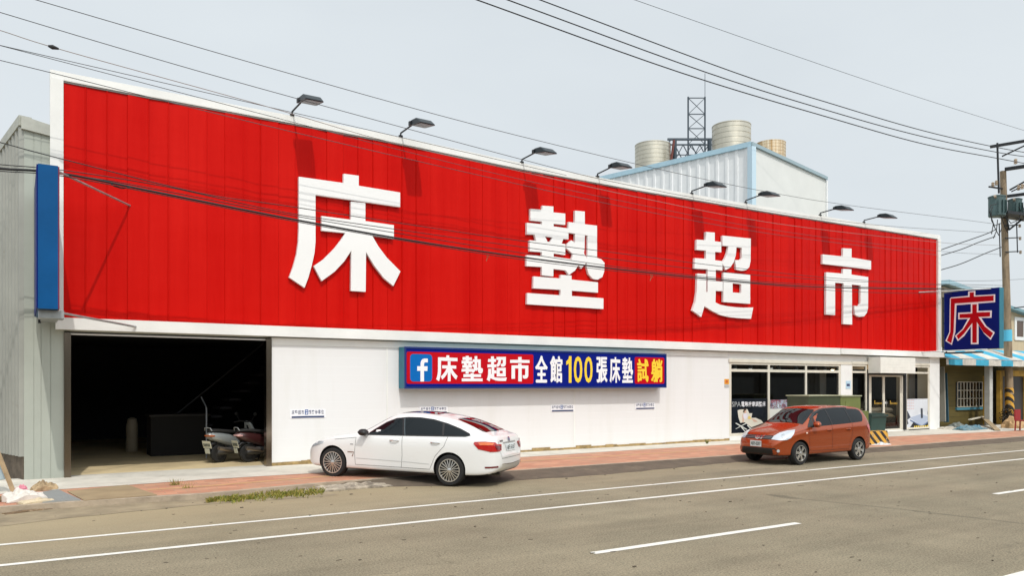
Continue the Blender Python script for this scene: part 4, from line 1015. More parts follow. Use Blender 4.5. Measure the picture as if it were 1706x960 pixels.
wire('thin wire meeting the top left corner of the white frame', [(0,75),(18,80),(430,188),(640,243),(860,297),(1100,348),(1300,385),(1560,418),(1665,424)], 18.6, 19.6, .007)
wire('lowest thin wire of the upper set, crossing the red top left corner', [(0,100),(90,122),(430,206),(860,306),(1100,357),(1300,392),(1560,425)], 19.0, 19.3, .008)
wire('single thin cable at the left above the thick black bundle', [(0,237),(108,266),(330,321),(470,342),(680,374),(865,401),(1015,420),(1145,437),(1265,451),(1355,460.6),(1465,469),(1560,473),(1672,476)], 17.85, 19.6, .010, cable)
wire('second thin cable just above the thick bundle, crossing the first character', [(0,274),(108,284),(277,311),(470,353),(680,385),(865,411),(1015,431),(1145,447),(1265,459),(1400,468),(1560,475),(1672,481)], 17.9, 19.6, .010, cable)
wire('thick black cable bundle sagging across the red billboard', [(0,281),(103,289),(265,321),(470,362),(680,400),(865,428),(1015,447),(1145,461),(1265,472),(1355,478),(1465,481),(1560,482),(1672,486)], 17.95, 19.6, .024, cable)
wire('thin cable lashed beside the thick black bundle', [(0,279),(176,300),(470,356),(680,391.6),(865,421),(1015,443),(1145,458),(1265,469),(1355,474.5),(1465,479),(1560,480),(1672,483)], 17.98, 19.6, .010, cable)
wire('lower companion of the thick black bundle below the third character', [(0,285),(103,293),(265,324),(470,365),(680,402.5),(865,432),(1015,450.5),(1145,464),(1265,474),(1355,482),(1465,488),(1560,489),(1672,491)], 17.92, 19.6, .010, cable)
g = MB(); g.tube([onv(x, y, 17.95) for x, y in ((183,304),(190,310),(203,314),(218,312))], .012, 6)
tag(g.build('cable_loop', cable), 'small slack loop of cable hanging from the black bundle near its left end', 'cable')
for (x, y, l) in ((811, 424, 'frayed tie hanging from the bundle between the first two characters'), (1084, 457, 'frayed tie hanging from the bundle between the second and third characters')):
    g = MB(); g.tube([onv(x, y, 18.3), onv(x+1, y+6, 18.3), onv(x-1, y+11, 18.3)], .010, 5); g.tube([onv(x+2, y, 18.3), onv(x+4, y+6, 18.3)], .008, 5)
    tag(g.build('cable_tie', mat('tie_tan', (.22, .12, .06), .8)), l, 'cable tie')
wire('leftmost of the three thick power lines at the upper right, lowest at the pole', [(797,0),(1132,120),(1400,201),(1540,240),(1664,264),(1760,282)], 18.0, 18.0, .017, cable, name='power_line')
wire('middle of the three thick power lines at the upper right', [(848,0),(1176,120),(1400,190),(1540,228),(1664,254),(1760,268)], 18.6, 18.6, .017, cable, name='power_line')
wire('uppermost of the three thick power lines at the upper right', [(902,0),(1223,120),(1400,177),(1540,218),(1664,246),(1760,262)], 19.2, 19.2, .017, cable, name='power_line')
wire('faint thin line high in the upper right corner', [(1060,0),(1300,84),(1500,152),(1706,217),(1900,275)], 24, 24, .010, wirem, name='power_line')
for i, (px, l) in enumerate((([(1560,419),(1600,405),(1640,391),(1660,382)], 'upper of three black service drops beside the pole'), ([(1560,428),(1600,416),(1630,404),(1658,394)], 'middle of three black service drops beside the pole'), ([(1560,452),(1600,440),(1640,423),(1668,412)], 'lowest of three black service drops beside the pole'))):
    wire(l, px, 20.3, 19.7, .022, cable, ext=False, name='service_drop')
wire('thin line passing the pole just above the navy sign', [(1562,468),(1640,468),(1690,466),(1800,460)], 22, 20, .010, wirem, ext=False)

# ------------------------------------------------------------------ neighbouring shop with awning
nb = thing('awning_shop', 'low olive shop with a blue and white striped awning right of the store', 'shop', (40, 21, .1))
olive = mat('olive_boards', (.115, .086, .018), .75, var=.3, vscale=2, bump=.2, bscale=8, stretch=(.4, 1, 6))
VN = 21.3
g = MB(); g.box(36.2, 44.2, VN, VN+.15, .1, 3.75)
for k in range(9): g.box(36.25, 44.1, VN-.012, VN-.001, .15+k*.4, .15+k*.4+.375)
g.build('wall', olive, nb)
g = MB(); g.box(36.1, 56, VN-.1, VN+5, 3.8, 3.95); g.box(36.12, 36.22, 20.6, VN+4.9, .1, 3.75); g.build('roof', galv, nb)
def stripe_mat():
    m = bpy.data.materials.new('awning_stripes'); m.use_nodes = True; n = m.node_tree.nodes; L = m.node_tree.links
    tc = n.new('ShaderNodeTexCoord'); sp = n.new('ShaderNodeSeparateXYZ'); L.new(tc.outputs['Object'], sp.inputs[0])
    ml = n.new('ShaderNodeMath'); ml.operation = 'MULTIPLY'; ml.inputs[1].default_value = .42; L.new(sp.outputs[0], ml.inputs[0])
    fr = n.new('ShaderNodeMath'); fr.operation = 'FRACT'; L.new(ml.outputs[0], fr.inputs[0])
    gt = n.new('ShaderNodeMath'); gt.operation = 'GREATER_THAN'; gt.inputs[1].default_value = .5; L.new(fr.outputs[0], gt.inputs[0])
    mx = n.new('ShaderNodeMixRGB'); mx.inputs[1].default_value = (.66, .63, .56, 1); mx.inputs[2].default_value = (.055, .42, .62, 1); L.new(gt.outputs[0], mx.inputs[0])
    nz = n.new('ShaderNodeTexNoise'); nz.inputs['Scale'].default_value = 2.5; nz.inputs['Detail'].default_value = 6; L.new(tc.outputs['Object'], nz.inputs[0])
    mr = n.new('ShaderNodeMapRange'); mr.inputs[1].default_value = .35; mr.inputs[2].default_value = .7; mr.inputs[3].default_value = .72; mr.inputs[4].default_value = 1.05; L.new(nz.outputs[0], mr.inputs[0])
    m2 = n.new('ShaderNodeMixRGB'); m2.blend_type = 'MULTIPLY'; m2.inputs[0].default_value = 1; L.new(mx.outputs[0], m2.inputs[1]); L.new(mr.outputs[0], m2.inputs[2])
    L.new(m2.outputs[0], n['Principled BSDF'].inputs[0]); n['Principled BSDF'].inputs['Roughness'].default_value = .8; return m
g = MB(); nu, nv = 110, 8; vs = []
u0a, u1a = 36.25, 52.0
aw = stripe_mat()
for i in range(nu+1):
    u = u0a+(u1a-u0a)*i/nu
    for j in range(nv+1):
        t = j/nv; v = 21.38-1.68*min(1, t/.72); z = 4.02-.62*min(1, t/.72)**1.1-(.0 if t < .72 else (t-.72)/.28*.32)
        z += .035*noise.noise(Vector((u*2.1, t*3, 1)))*(1 if t < .8 else .4) - .05*math.sin(math.pi*min(1, t/.72))*(.5+.5*math.cos(u*2*math.pi/1.19))
        v += .04*noise.noise(Vector((u*3.3, t*2, 7)))*(t > .7)
        vs.append((u, v, z))
fs = [(i*(nv+1)+j, (i+1)*(nv+1)+j, (i+1)*(nv+1)+j+1, i*(nv+1)+j+1) for i in range(nu) for j in range(nv)]
g.add(vs, fs); g.build('awning', aw, nb, smooth=50)
MB().tube([(36.3, 19.72, 3.38), (52, 19.72, 3.38)], .03).build('awning_rail', galv, nb)
a = onv(1592, 637, VN); b = onv(1643, 677, VN)
MB().box(a.x, b.x, VN-.025, VN-.013, b.z, a.z).build('window', mat('dark_glass', (.015, .018, .022), .1), nb)
g = MB(); n = 11
for k in range(n): x = a.x+(b.x-a.x)*k/(n-1); g.tube([(x, VN-.10, b.z), (x, VN-.10, a.z)], .022, 6)
for k in range(4): z = b.z+(a.z-b.z)*k/3; g.tube([(a.x, VN-.115, z), (b.x, VN-.115, z)], .018, 6)
g.build('window_bars', mat('bars_cream', (.55, .50, .40), .6), nb)
MB().box(a.x-.05, b.x+.05, VN-.10, VN-.013, b.z-.16, b.z-.03).build('window_sill', mat('sill_blue', (.06, .22, .30), .6), nb)
MB().box(41.1, 41.4, 20.2, 20.45, .1, 3.5).build('post', mat('post_grey', (.50, .50, .47), .6, var=.2), nb)
MB().box(41.75, 42.05, 20.6, 20.85, .1, 2.6).build('post', mat('ochre_paint', (.52, .31, .05), .7, var=.3, vscale=3), nb)
g = MB(); g.box(43.0, 43.25, 20.6, 20.8, .1, 2.9); g.box(45.6, 45.8, 20.6, 20.8, .1, 2.9); g.box(43.25, 45.6, 20.6, 20.8, 2.6, 2.9); g.build('door_frame', mat('ochre_paint', (.52, .31, .05)), nb)
MB().box(43.25, 45.6, 20.7, 20.76, .1, 2.6).build('door', mat('door_dark', (.03, .03, .032), .3), nb)
MB().box(44.2, 56, VN, VN+.15, .1, 3.75).build('wall', mat('ochre_wall', (.30, .22, .10), .8, var=.3), nb)
# upper floor: beige boards and a small white window
g = MB(); VU = 22.2
g.box(42.4, 58, VU, VU+4, 3.97, 5.9); g.build('upper_wall', mat('beige_boards', (.56, .46, .30), .7, var=.15, bump=.25, bscale=4, stretch=(8, 1, .2)), nb)
ga = onv(1682, 500, VU-.25); gc = onv(1720, 519, VU-.25)
g = MB(); g.add([(42.4, VU, 5.9), (58, VU, 5.9), (58, VU, 6.0), (43.2, VU, ga.z-.1), (42.4, VU, ga.z-.1), (42.4, VU+4, 5.9), (58, VU+4, 5.9), (58, VU+4, 6.0), (43.2, VU+4, ga.z-.1), (42.4, VU+4, ga.z-.1)], [(0,1,2,3,4),(9,8,7,6,5),(0,4,9,5)])
g.build('gable_wall', mat('beige_boards', (.52, .45, .34)), nb)
g = MB(); g.bar(Vector((42.0, VU-.15, ga.z+.12)), Vector((58, VU-.15, gc.z-1.2)), .5, .16); g.build('roof_edge', mat('teal_roof', (.16, .30, .34), .5), nb)
wa = onv(1693, 533, VU); wb = onv(1703, 562, VU)
g = MB(); frame(g, wa.x-.25, wb.x+.25, wb.z-.2, wa.z+.15, t=.2, v0=VU-.06, v1=VU-.004); wf = g.build('window', white, nb)
MB().box(wa.x-.04, wb.x+.04, VU-.03, VU-.005, wb.z, wa.z).build('pane', mat('brown_glass', (.10, .06, .04), .2), wf)
# little house with a pale blue roof, between billboard end and navy sign
hs = thing('blue_roof_house', 'distant house with a pale blue metal roof behind the navy sign', 'house', (52, 34, 0))
h1 = onZ(1560, 468, 50); h2 = onZ(1582, 466, 50); h3 = onZ(1622, 481, 52)
def slab(name, pts, d, m):
    g = MB(); n = len(pts); q = [Vector(p)+Vector((.5, 5, 0)) for p in pts]
    g.add([tuple(p) for p in pts]+[tuple(p) for p in q], [tuple(range(n)), tuple(range(n, 2*n))[::-1]]+[(i, (i+1) % n, n+(i+1) % n, n+i) for i in range(n)])
    return g.build(name, m, hs)
dz = Vector((0, 0, .35))
slab('roof', [h1, h2, h2-dz*.8, h1-dz*.8], 5, mat('pale_blue_roof', (.30, .46, .54), .5))
slab('roof', [h2+Vector((.02, 0, .01)), h3, h3-dz*.6, h2-dz*.9+Vector((.02, 0, 0))], 5, mat('pale_blue_roof', (.30, .46, .54)))
b1 = onZ(1562, 473, 50.5); b2 = onZ(1618, 482, 52.2)
slab('wall', [Vector((b1.x, b1.y+.3, 0)), Vector((b2.x, b2.y+.3, 0)), Vector((b2.x, b2.y+.3, b2.z-.2)), Vector((h2.x, h2.y+.4, h2.z-.4)), Vector((b1.x, b1.y+.3, b1.z-.2))], 5, mat('beige_wall', (.48, .43, .34), .7))

# ------------------------------------------------------------------ things on the pavement, right side
zc = .106
cA = onz(1347, 741, zc); vC = 17.55
ca = onv(1347, 659, vC); cm = onv(1400, 659, vC); cb = onv(1433.5, 659, vC); cc = onv(1449, 685, vC)
cab = thing('utility_cabinet', 'dark green metal utility cabinet standing behind the orange car', 'cabinet', ((ca.x+cm.x)/2, vC+.4, zc), 0, 'utility cabinets on the pavement')
dg = mat('cabinet_dark_green', (.045, .062, .028), .5, var=.2); og = mat('cabinet_olive', (.155, .19, .055), .5, var=.2, vscale=1.5)
MB().box(ca.x, cm.x-.01, vC, vC+.9, zc, ca.z-.04).build('body', dg, cab)
MB().box(ca.x-.03, cm.x-.01, vC-.04, vC+.94, ca.z-.04, ca.z).build('lid', mat('cabinet_lid', (.34, .36, .24), .5), cab)
g = MB()
for k in range(4): g.box((ca.x+cm.x)/2-.1+k*.2, (ca.x+cm.x)/2+.04+k*.2, vC-.006, vC-.001, ca.z-.42, ca.z-.39)
g.build('vent', galv, cab)
cab2 = thing('utility_cabinet', 'light olive metal utility cabinet beside the dark green one', 'cabinet', ((cm.x+cc.x)/2, vC+.4, zc), 0, 'utility cabinets on the pavement')
MB().box(cm.x+.01, cb.x, vC, vC+.9, zc, cb.z-.04).build('body', og, cab2)
MB().box(cm.x+.01, cb.x+.03, vC-.04, vC+.94, cb.z-.04, cb.z).build('lid', mat('cabinet_lid', (.34, .36, .24)), cab2)
MB().box(cb.x+.005, cc.x, vC+.05, vC+.85, zc, cc.z).build('side_box', og, cab2)
MB().box(cm.x+.3, cb.x-.3, vC-.012, vC-.001, .5, cb.z-.2).build('door', og, cab2)
# dark green bin in front of the glass door
b0 = onz(1451, 722, zc); vB = 19.1
x0 = onv(1452, 700, vB).x; x1 = onv(1477, 700, vB+.0).x; zt_ = onv(1465, 690, vB).z
bn = thing('waste_bin', 'dark green lidded bin standing in front of the glass door', 'bin', ((x0+x1)/2, vB+.35, zc))
g = MB(); g.add([(x0+.06, vB+.05, zc), (x1-.06, vB+.05, zc), (x1-.06, vB+.6, zc), (x0+.06, vB+.6, zc), (x0, vB, zt_-.12), (x1, vB, zt_-.12), (x1, vB+.66, zt_-.12), (x0, vB+.66, zt_-.12)], [(3,2,1,0),(4,5,6,7),(0,1,5,4),(1,2,6,5),(2,3,7,6),(3,0,4,7)])
g.build('body', mat('bin_green', (.012, .05, .042), .45, var=.2), bn)
MB().box(x0-.04, x1+.04, vB-.05, vB+.7, zt_-.118, zt_-.03).box(x0+.04, x1-.04, vB+.05, vB+.6, zt_-.03, zt_+.02).build('lid', mat('bin_lid', (.02, .045, .038), .5), bn)
# striped concrete block
y0 = onz(1450, 742, .02); 
q0 = onz(1451, 741.5, .05); q1 = onz(1483, 741.5, .05)
bar_ = thing('striped_barrier', 'low concrete block painted with black and yellow stripes behind the orange car', 'barrier', ((q0.x+q1.x)/2, (q0.y+q1.y)/2+.2, .02))
qt = onv(1466, 722.5, q1.y+.2).z
vq = min(q0.y, q1.y)-.05
x0 = onv(1451, 735, vq).x; x1 = onv(1483, 735, vq).x
g = MB(); h = .55
g.add([(x0, vq, .02), (x1, vq, .02), (x1, vq+.45, .02), (x0, vq+.45, .02), (x0+.04, vq+.08, h), (x1-.04, vq+.08, h), (x1-.04, vq+.37, h), (x0+.04, vq+.37, h)], [(3,2,1,0),(4,5,6,7),(0,1,5,4),(1,2,6,5),(2,3,7,6),(3,0,4,7)])
g.build('block', hazard, bar_)
# crumpled sheets: a small bumpy closed patch
def scrap(mb, c, a, b, h, seed, rot=0, n=9):
    random.seed(seed); vs = []; fs = []
    ca_, sa_ = math.cos(rot), math.sin(rot)
    for s_ in (1, 0):
        for i in range(n+1):
            for j in range(n+1):
                x = -1+2*i/n; y = -1+2*j/n
                w_ = 1+.28*noise.noise(Vector((x*1.7+seed, y*1.7, 3)))
                e = max(0, 1-(x*x+y*y)*.5)
                z = (h*e*(.45+.9*abs(noise.noise(Vector((x*2.3, y*2.3, seed*1.7)))))+.006) if s_ else 0
                X, Y = x*a*w_, y*b*w_
                vs.append((c[0]+X*ca_-Y*sa_, c[1]+X*sa_+Y*ca_, c[2]+z))
    N = (n+1)**2
    for i in range(n):
        for j in range(n):
            q = i*(n+1)+j; fs.append((q, q+n+1, q+n+2, q+1)); fs.append((N+q, N+q+1, N+q+n+2, N+q+n+1))
    for i in range(n):
        for a_, b_ in ((i, i+1), (n*(n+1)+i+1, n*(n+1)+i)): fs.append((a_, b_, N+b_, N+a_))
        for a_, b_ in (((i+1)*(n+1), i*(n+1)), (i*(n+1)+n, (i+1)*(n+1)+n)): fs.append((a_, b_, N+b_, N+a_))
    return mb.add(vs, fs)
p = onz(1467, 745, .01)
tag(scrap(MB(), (p.x, p.y, .005), .55, .35, .22, 4, .4).build('crumpled_sheet', mat('bag_white', (.62, .62, .60), .6)), 'crumpled pale sheet lying at the foot of the striped block', 'rubbish')
# heap under the awning
tp = onz(1620, 716, .12)
tag(scrap(MB(), (tp.x, tp.y+.1, .11), 1.05, .36, .27, 8, .1, 14).build('tarpaulin', mat('tarp_blue', (.04, .14, .20), .6, var=.5, vscale=3, col2=(.20, .25, .25))), 'crumpled blue tarpaulin heaped under the awning', 'tarpaulin')
tp = onz(1600, 714, .12)
tag(scrap(MB(), (tp.x+.1, tp.y+.2, .11), .7, .35, .30, 19, .6, 10).build('cloth_bundle', mat('cloth_grey', (.22, .24, .22), .9, var=.5, vscale=5)), 'grey bundle of cloth left of the blue tarpaulin', 'rubbish')
def board(label, p, q, wd, th, m, name='plank', cat='plank'):
    return tag(MB().bar(p, q, wd, th).build(name, m), label, cat)
plank = mat('plank_wood', (.42, .31, .18), .8, var=.35, vscale=4)
board('long pale plank lying across the heap under the awning', onz(1622, 712, .1)+Vector((0, .2, .35)), onz(1664, 705, .1)+Vector((0, .1, .5)), .12, .05, mat('plank_pale', (.60, .55, .44), .8))
board('tan board sloping off the right end of the blue tarpaulin', onz(1646, 707, .1)+Vector((0, .3, .4)), onz(1662, 718, .12)+Vector((0, 0, .02)), .22, .04, plank)
board('dark pole leaning in the left corner under the awning', onv(1568, 612, 21.0), onz(1584, 706, .12), .10, .10, mat('pole_dark', (.10, .095, .08), .7), 'leaning_pole', 'pole')
board('blue plank leaning against the wall under the awning', onv(1574, 622, 21.15), onv(1577, 704, 20.9), .22, .04, mat('plank_blue', (.03, .10, .15), .6))
board('grey panel standing in the left corner under the awning', onv(1565, 612, 20.95), onv(1567, 703, 20.75), .5, .05, mat('panel_grey', (.40, .38, .32), .7), 'panel', 'panel')
tp = onz(1584, 714, .12)
tag(scrap(MB(), (tp.x-.2, tp.y, .11), .9, .4, .12, 23, 0, 9).build('paper_litter', mat('litter_pale', (.55, .50, .42), .8, var=.4, vscale=6)), 'scattered pale litter by the white end pillar', 'rubbish')
# dark plant heap at the pole foot and cardboard with a red chair
random.seed(17)
g = MB(); c0 = PB+Vector((-.45, -.1, 0))
for k in range(260):
    a = random.uniform(0, 2*math.pi); r = random.uniform(0, .45); z = random.uniform(0, 1.0)*(1-r)
    p = c0+Vector((r*math.cos(a), r*math.sin(a)*.7, z)); d = Vector((random.uniform(-1,1), random.uniform(-1,1), random.uniform(-.3,1))).normalized()*.12; s2 = d.cross(Vector((random.random(), random.random(), .3))).normalized()*.04
    g.add([p, p+d*.5+s2, p+d, p+d*.5-s2], [(0,1,2,3)])
tag(g.build('withered_plant', mat('dead_leaf', (.045, .035, .022), .9, var=.5), recalc=False), 'dark withered plant at the foot of the striped pole', 'plant')
tp = onz(1693, 713, .12)
tag(scrap(MB(), (tp.x, tp.y+.1, .11), .7, .45, .65, 31, .3, 7).build('cardboard', mat('cardboard', (.46, .29, .14), .85, var=.3)), 'crumpled brown cardboard right of the striped pole', 'cardboard')
cp = onz(1704, 718, .11)
ch = thing('red_chair', 'red plastic chair at the right edge under the awning', 'chair', (cp.x, cp.y, .11))
rd = mat('chair_red', (.30, .015, .02), .4)
MB().box(cp.x-.24, cp.x+.24, cp.y-.24, cp.y+.24, .54, .58).build('seat', rd, ch)
MB().box(cp.x-.24, cp.x+.24, cp.y+.2, cp.y+.25, .585, 1.05).build('backrest', rd, ch)
for sx in (-.2, .2):
    for sy in (-.2, .2): MB().bar((cp.x+sx*1.1, cp.y+sy*1.1, .11), (cp.x+sx, cp.y+sy, .54), .045).build('leg', rd, ch)

# ------------------------------------------------------------------ left corner: rubbish, drain grate, plates, weeds
gp = [onz(x, y, .108) for x, y in ((58,823),(97,817),(134,834),(72,838))]
g = MB(); n = 26
def quad(p, s_, t_): return (p[0]*(1-s_)+p[1]*s_)*(1-t_)+(p[3]*(1-s_)+p[2]*s_)*t_
for k in range(n+1):
    g.bar(quad(gp, k/n, 0), quad(gp, k/n, 1), .018, .02); 
for k in range(13): g.bar(quad(gp, 0, k/12)+Vector((0,0,.004)), quad(gp, 1, k/12)+Vector((0,0,.004)), .018, .02)
tag(g.build('drain_grate', mat('grate_steel', (.30, .31, .30), .6, metal=.2)), 'grey steel mesh drain grate in the pavement at the left', 'grate')
g = MB(); g.add([tuple(onz(x, y, .1055)) for x, y in ((98,819),(212,808.5),(262,826.5),(140,835.5))], [(0,1,2,3)])
g2 = [onz(x, y, .106) for x, y in ((112,820),(212,809),(262,826),(140,835))]
g = MB(); top = [tuple(p+Vector((0,0,.012))) for p in g2]; bot = [tuple(p) for p in g2]
g.add(bot+top, [(3,2,1,0),(4,5,6,7),(0,1,5,4),(1,2,6,5),(2,3,7,6),(3,0,4,7)])
tag(g.build('cover_plate', mat('tan_plate', (.33, .245, .14), .8, var=.25, vscale=1.5, stain=((.12, .09, .06), 1.6, .62, .6))), 'flat tan cover plate let into the red pavement at the left', 'plate')
rub = [((40,834,.1),.30,.17,.24,2,'bag_white','slumped white rubbish sack in the heap at the far left'), ((60,838,.1),.26,.12,.09,7,'bag_cream','flat cream sack lying right of the white rubbish sack'),
       ((14,834,.1),.42,.15,.10,12,'litter_brown','brown leaves and litter at the left edge of the heap'), ((72,817,.1),.22,.13,.20,5,'litter_tan','small tan bundle beside the drain grate'), ((46,853,.0),.40,.09,.03,27,'litter_brown','thin layer of brown litter in the gutter in front of the sacks')]
rm = {'bag_white': mat('bag_white2', (.68, .64, .58), .6, var=.2), 'bag_cream': mat('bag_cream', (.60, .50, .34), .7, var=.25), 'litter_brown': mat('litter_brown', (.20, .13, .07), .9, var=.6, vscale=9, stain=((.5, .42, .3), 7, .56, .9)), 'litter_tan': mat('litter_tan', (.42, .31, .18), .85, var=.5, vscale=8)}
for (x, y, z), a, b, h, sd, m, l in rub:
    p = onz(x, y, z); tag(scrap(MB(), (p.x, p.y, z+.005), a, b, h, sd, .4, 12).build('rubbish_sack' if 'bag' in m else 'litter', rm[m]), l, 'rubbish')
p = onz(36, 828, .12)
tag(scrap(MB(), (p.x, p.y-.05, .24), .09, .07, .13, 40, .2, 8).build('pink_bag', mat('bag_pink', (.62, .22, .28), .6)), 'small pink bag on top of the white rubbish sack', 'rubbish')
board('bare wooden stake leaning on the corrugated wall at the far left', onz(23, 822, .1), onz(23, 822, .1)+Vector((-.33, .30, .98)), .07, .05, plank, 'stake', 'stake')
board('pale blue board leaning behind the wooden stake at the far left', onz(12, 822, .1)+Vector((-.1, .1, .25)), onz(12, 822, .1)+Vector((-.34, .36, .92)), .22, .03, mat('board_pale', (.40, .50, .54), .6), 'board', 'board')
# rubble patch behind the kerb under the nose of the white car
p = onz(575, 812, .02)
tag(scrap(MB(), (p.x, p.y, .003), .95, .38, .10, 50, .05, 18).build('rubble', mat('rubble', (.42, .36, .28), .95, var=.6, vscale=7, bump=.6, stain=((.10, .08, .06), 3, .5, .8))), None, None, kind='stuff')
def grass(px, n, h, seed, label):
    random.seed(seed); g = MB()
    for k in range(n):
        i = random.randrange(len(px)-1); t = random.random()
        x = px[i][0]+(px[i+1][0]-px[i][0])*t+random.gauss(0, 1.5); y = px[i][1]+(px[i+1][1]-px[i][1])*t+random.gauss(0, px[i][2] if len(px[i]) > 2 else 1.5)
        p = onz(x, y, .0); a = random.uniform(0, 2*math.pi); hh = h*random.uniform(.4, 1.2); ln = random.uniform(.3, 1.1)*hh
        d = Vector((math.cos(a)*ln, math.sin(a)*ln, hh)); s2 = Vector((-math.sin(a), math.cos(a), 0))*random.uniform(.006, .012)
        g.add([p-s2, p+s2, p+d*.55+s2*.8+Vector((0,0,.02)), p+d, p+d*.55-s2*.8+Vector((0,0,.02))], [(0,1,2,3,4)], random.randrange(3))
    return g.build(label, [mat('grass_a', (.26, .25, .03), .7), mat('grass_b', (.15, .17, .022), .7), mat('grass_c', (.34, .27, .07), .8)], recalc=False)
tag(grass([(345,838,.8),(362,835,1.6),(385,834,2.4),(402,833,1.6),(425,830,3.6),(455,826,3.2),(470,827,1.5),(490,824,3.0),(515,823,2.4),(540,819,2)], 1500, .075, 3, 'grass'), kind='stuff')
for x, y, l in ((291,809,'small dry weed tuft on the pavement before the garage'), (313,814,'tiny weed in a crack before the garage')):
    p = onz(x, y, .1); random.seed(x); g = MB()
    for k in range(60 if x == 291 else 25):
        a = random.uniform(0, 6.28); hh = random.uniform(.05, .16); q = p+Vector((random.gauss(0, .05), random.gauss(0, .03), 0)); d = Vector((math.cos(a)*.08, math.sin(a)*.08, hh)); s2 = Vector((-math.sin(a), math.cos(a), 0))*.006
        g.add([q-s2, q+s2, q+d], [(0,1,2)])
    tag(g.build('weed', mat('weed_dry', (.26, .21, .05), .8), recalc=False), l, 'weed')
p = onz(1178, 740, .11); g = MB(); random.seed(2)
for k in range(50):
    a = random.uniform(0, 6.28); d = Vector((math.cos(a)*.12, math.sin(a)*.08, random.uniform(.05, .2))); s2 = Vector((-math.sin(a), math.cos(a), 0))*.01
    g.add([p-s2, p+s2, p+d], [(0,1,2)])
tag(g.build('weed', mat('grass_b', (.09, .115, .018)), recalc=False), 'green weed at the foot of the white wall near the shop window', 'weed')
# small loose stones and leaf scraps on the road
random.seed(77)
g = MB()
for k in range(260):
    u = random.uniform(1, 34); v = random.choice((random.uniform(4, 15.5), random.gauss(15.3, .5)))
    s_ = random.uniform(.005, .015); g.obox((u, v, .006+s_*.3), (s_*random.uniform(.7, 2), s_*.4, 0), (-s_*.3, s_, 0), (0, .1*s_, s_*.35))
for k in range(260):
    u = random.uniform(-4, 34); v = random.uniform(4, 15)
    a = random.gauss(0, .25); l_ = random.uniform(.012, .045)*(1 if random.random() < .88 else 2.2); w_ = random.uniform(.004, .010)
    g.obox((u, v, .0055), (math.cos(a)*l_, math.sin(a)*l_, 0), (-math.sin(a)*w_, math.cos(a)*w_, 0), (0, 0, .0015))
tag(g.build('gravel', mat('grit', (.12, .095, .065), .9, var=.5, vscale=1)), kind='stuff')

# ------------------------------------------------------------------ street lamp and tree on the near pavement (they throw the shadows seen on the road)
la = thing('street_lamp', 'street lamp on the near side of the road whose arm shades the lane', 'street lamp', (12.6, -1.6, 0))
MB().tube([(12.6, -1.6, 0), (12.55, -1.55, 4), (12.5, -1.4, 7.6), (12.45, -1.0, 8.0)], [.09, .08, .06, .05], 10).build('pole', galv, la)
MB().tube([(12.45, -1.0, 8.0), (12.0, 1.5, 8.25), (11.55, 3.3, 8.3)], [.05, .045, .04], 8).build('arm', galv, la)
MB().lathe([(.02, -.35), (.13, -.25), (.15, .1), (.06, .35)], (11.5, 3.6, 8.3), axis='y', n=12).build('head', galv, la)
tr = thing('street_tree', 'small loose crowned tree on the near side of the road', 'tree', (11.2, -1.2, 0))
MB().tube([(11.2, -1.2, 0), (11.15, -.9, 1.6), (11.0, -.2, 3.0), (10.7, .9, 4.3)], [.10, .08, .06, .02], 8).tube([(11.0, -.2, 3.0), (11.6, .6, 4.0), (12.2, 1.2, 4.6)], [.05, .03, .01], 6).build('trunk', mat('bark', (.12, .085, .06), .9, var=.3), tr)
g = MB(); random.seed(9)
for c in range(26):
    cc_ = Vector((random.uniform(9.9, 12.6), random.uniform(-1.2, 1.5), random.uniform(3.6, 5.2)))
    for k in range(26):
        p = cc_+Vector((random.gauss(0, .22), random.gauss(0, .22), random.gauss(0, .16))); d = Vector((random.uniform(-1,1), random.uniform(-1,1), random.uniform(-.6,.6))).normalized()*random.uniform(.08, .14); s2 = d.cross(Vector((.2, random.random(), 1))).normalized()*.035
        g.add([p, p+d*.5+s2, p+d, p+d*.5-s2], [(0,1,2,3)])
g.build('crown', mat('leaf_green', (.06, .10, .025), .6, var=.4), tr, recalc=False)

# ------------------------------------------------------------------ row of shophouses on the other side of the road (they show only as reflections)
random.seed(41); x0 = -96; i = 0
while x0 < 190:
    wd_ = random.choice((10, 12, 14, 16)); h = random.choice((7, 8, 9, 9.5)); k_ = random.uniform(.09, .16); c = (k_, k_*.93, k_*.84); i += 1
    t = thing('shophouse', 'plain shophouse across the road, behind the viewer, seen only in glass reflections', 'building', (x0+wd_/2, -24, 0), 0, 'shophouses across the road')
    MB().box(x0, x0+wd_-.4, -32, -22, 0, h).build('wall', mat('shophouse_wall_%d' % (i % 5), c, .8, var=.2, vscale=.6), t)
    MB().box(x0+1, x0+wd_-1.4, -22.0, -21.9, .1, 3.0).build('shutter', galv, t)
    n = int(wd_//4)
    for fl_ in range(1, int(h//3.4)+1):
        for k in range(n):
            if 3.4*fl_+2 < h: MB().box(x0+.9+k*4, x0+3.2+k*4, -22.0, -21.93, 3.4*fl_+.7, 3.4*fl_+2).build('window', mat('dark_glass', (.015, .018, .022)), t)
    MB().box(x0-.1, x0+wd_-.3, -32.1, -21.8, h, h+.3).build('roof', galv, t)
    x0 += wd_
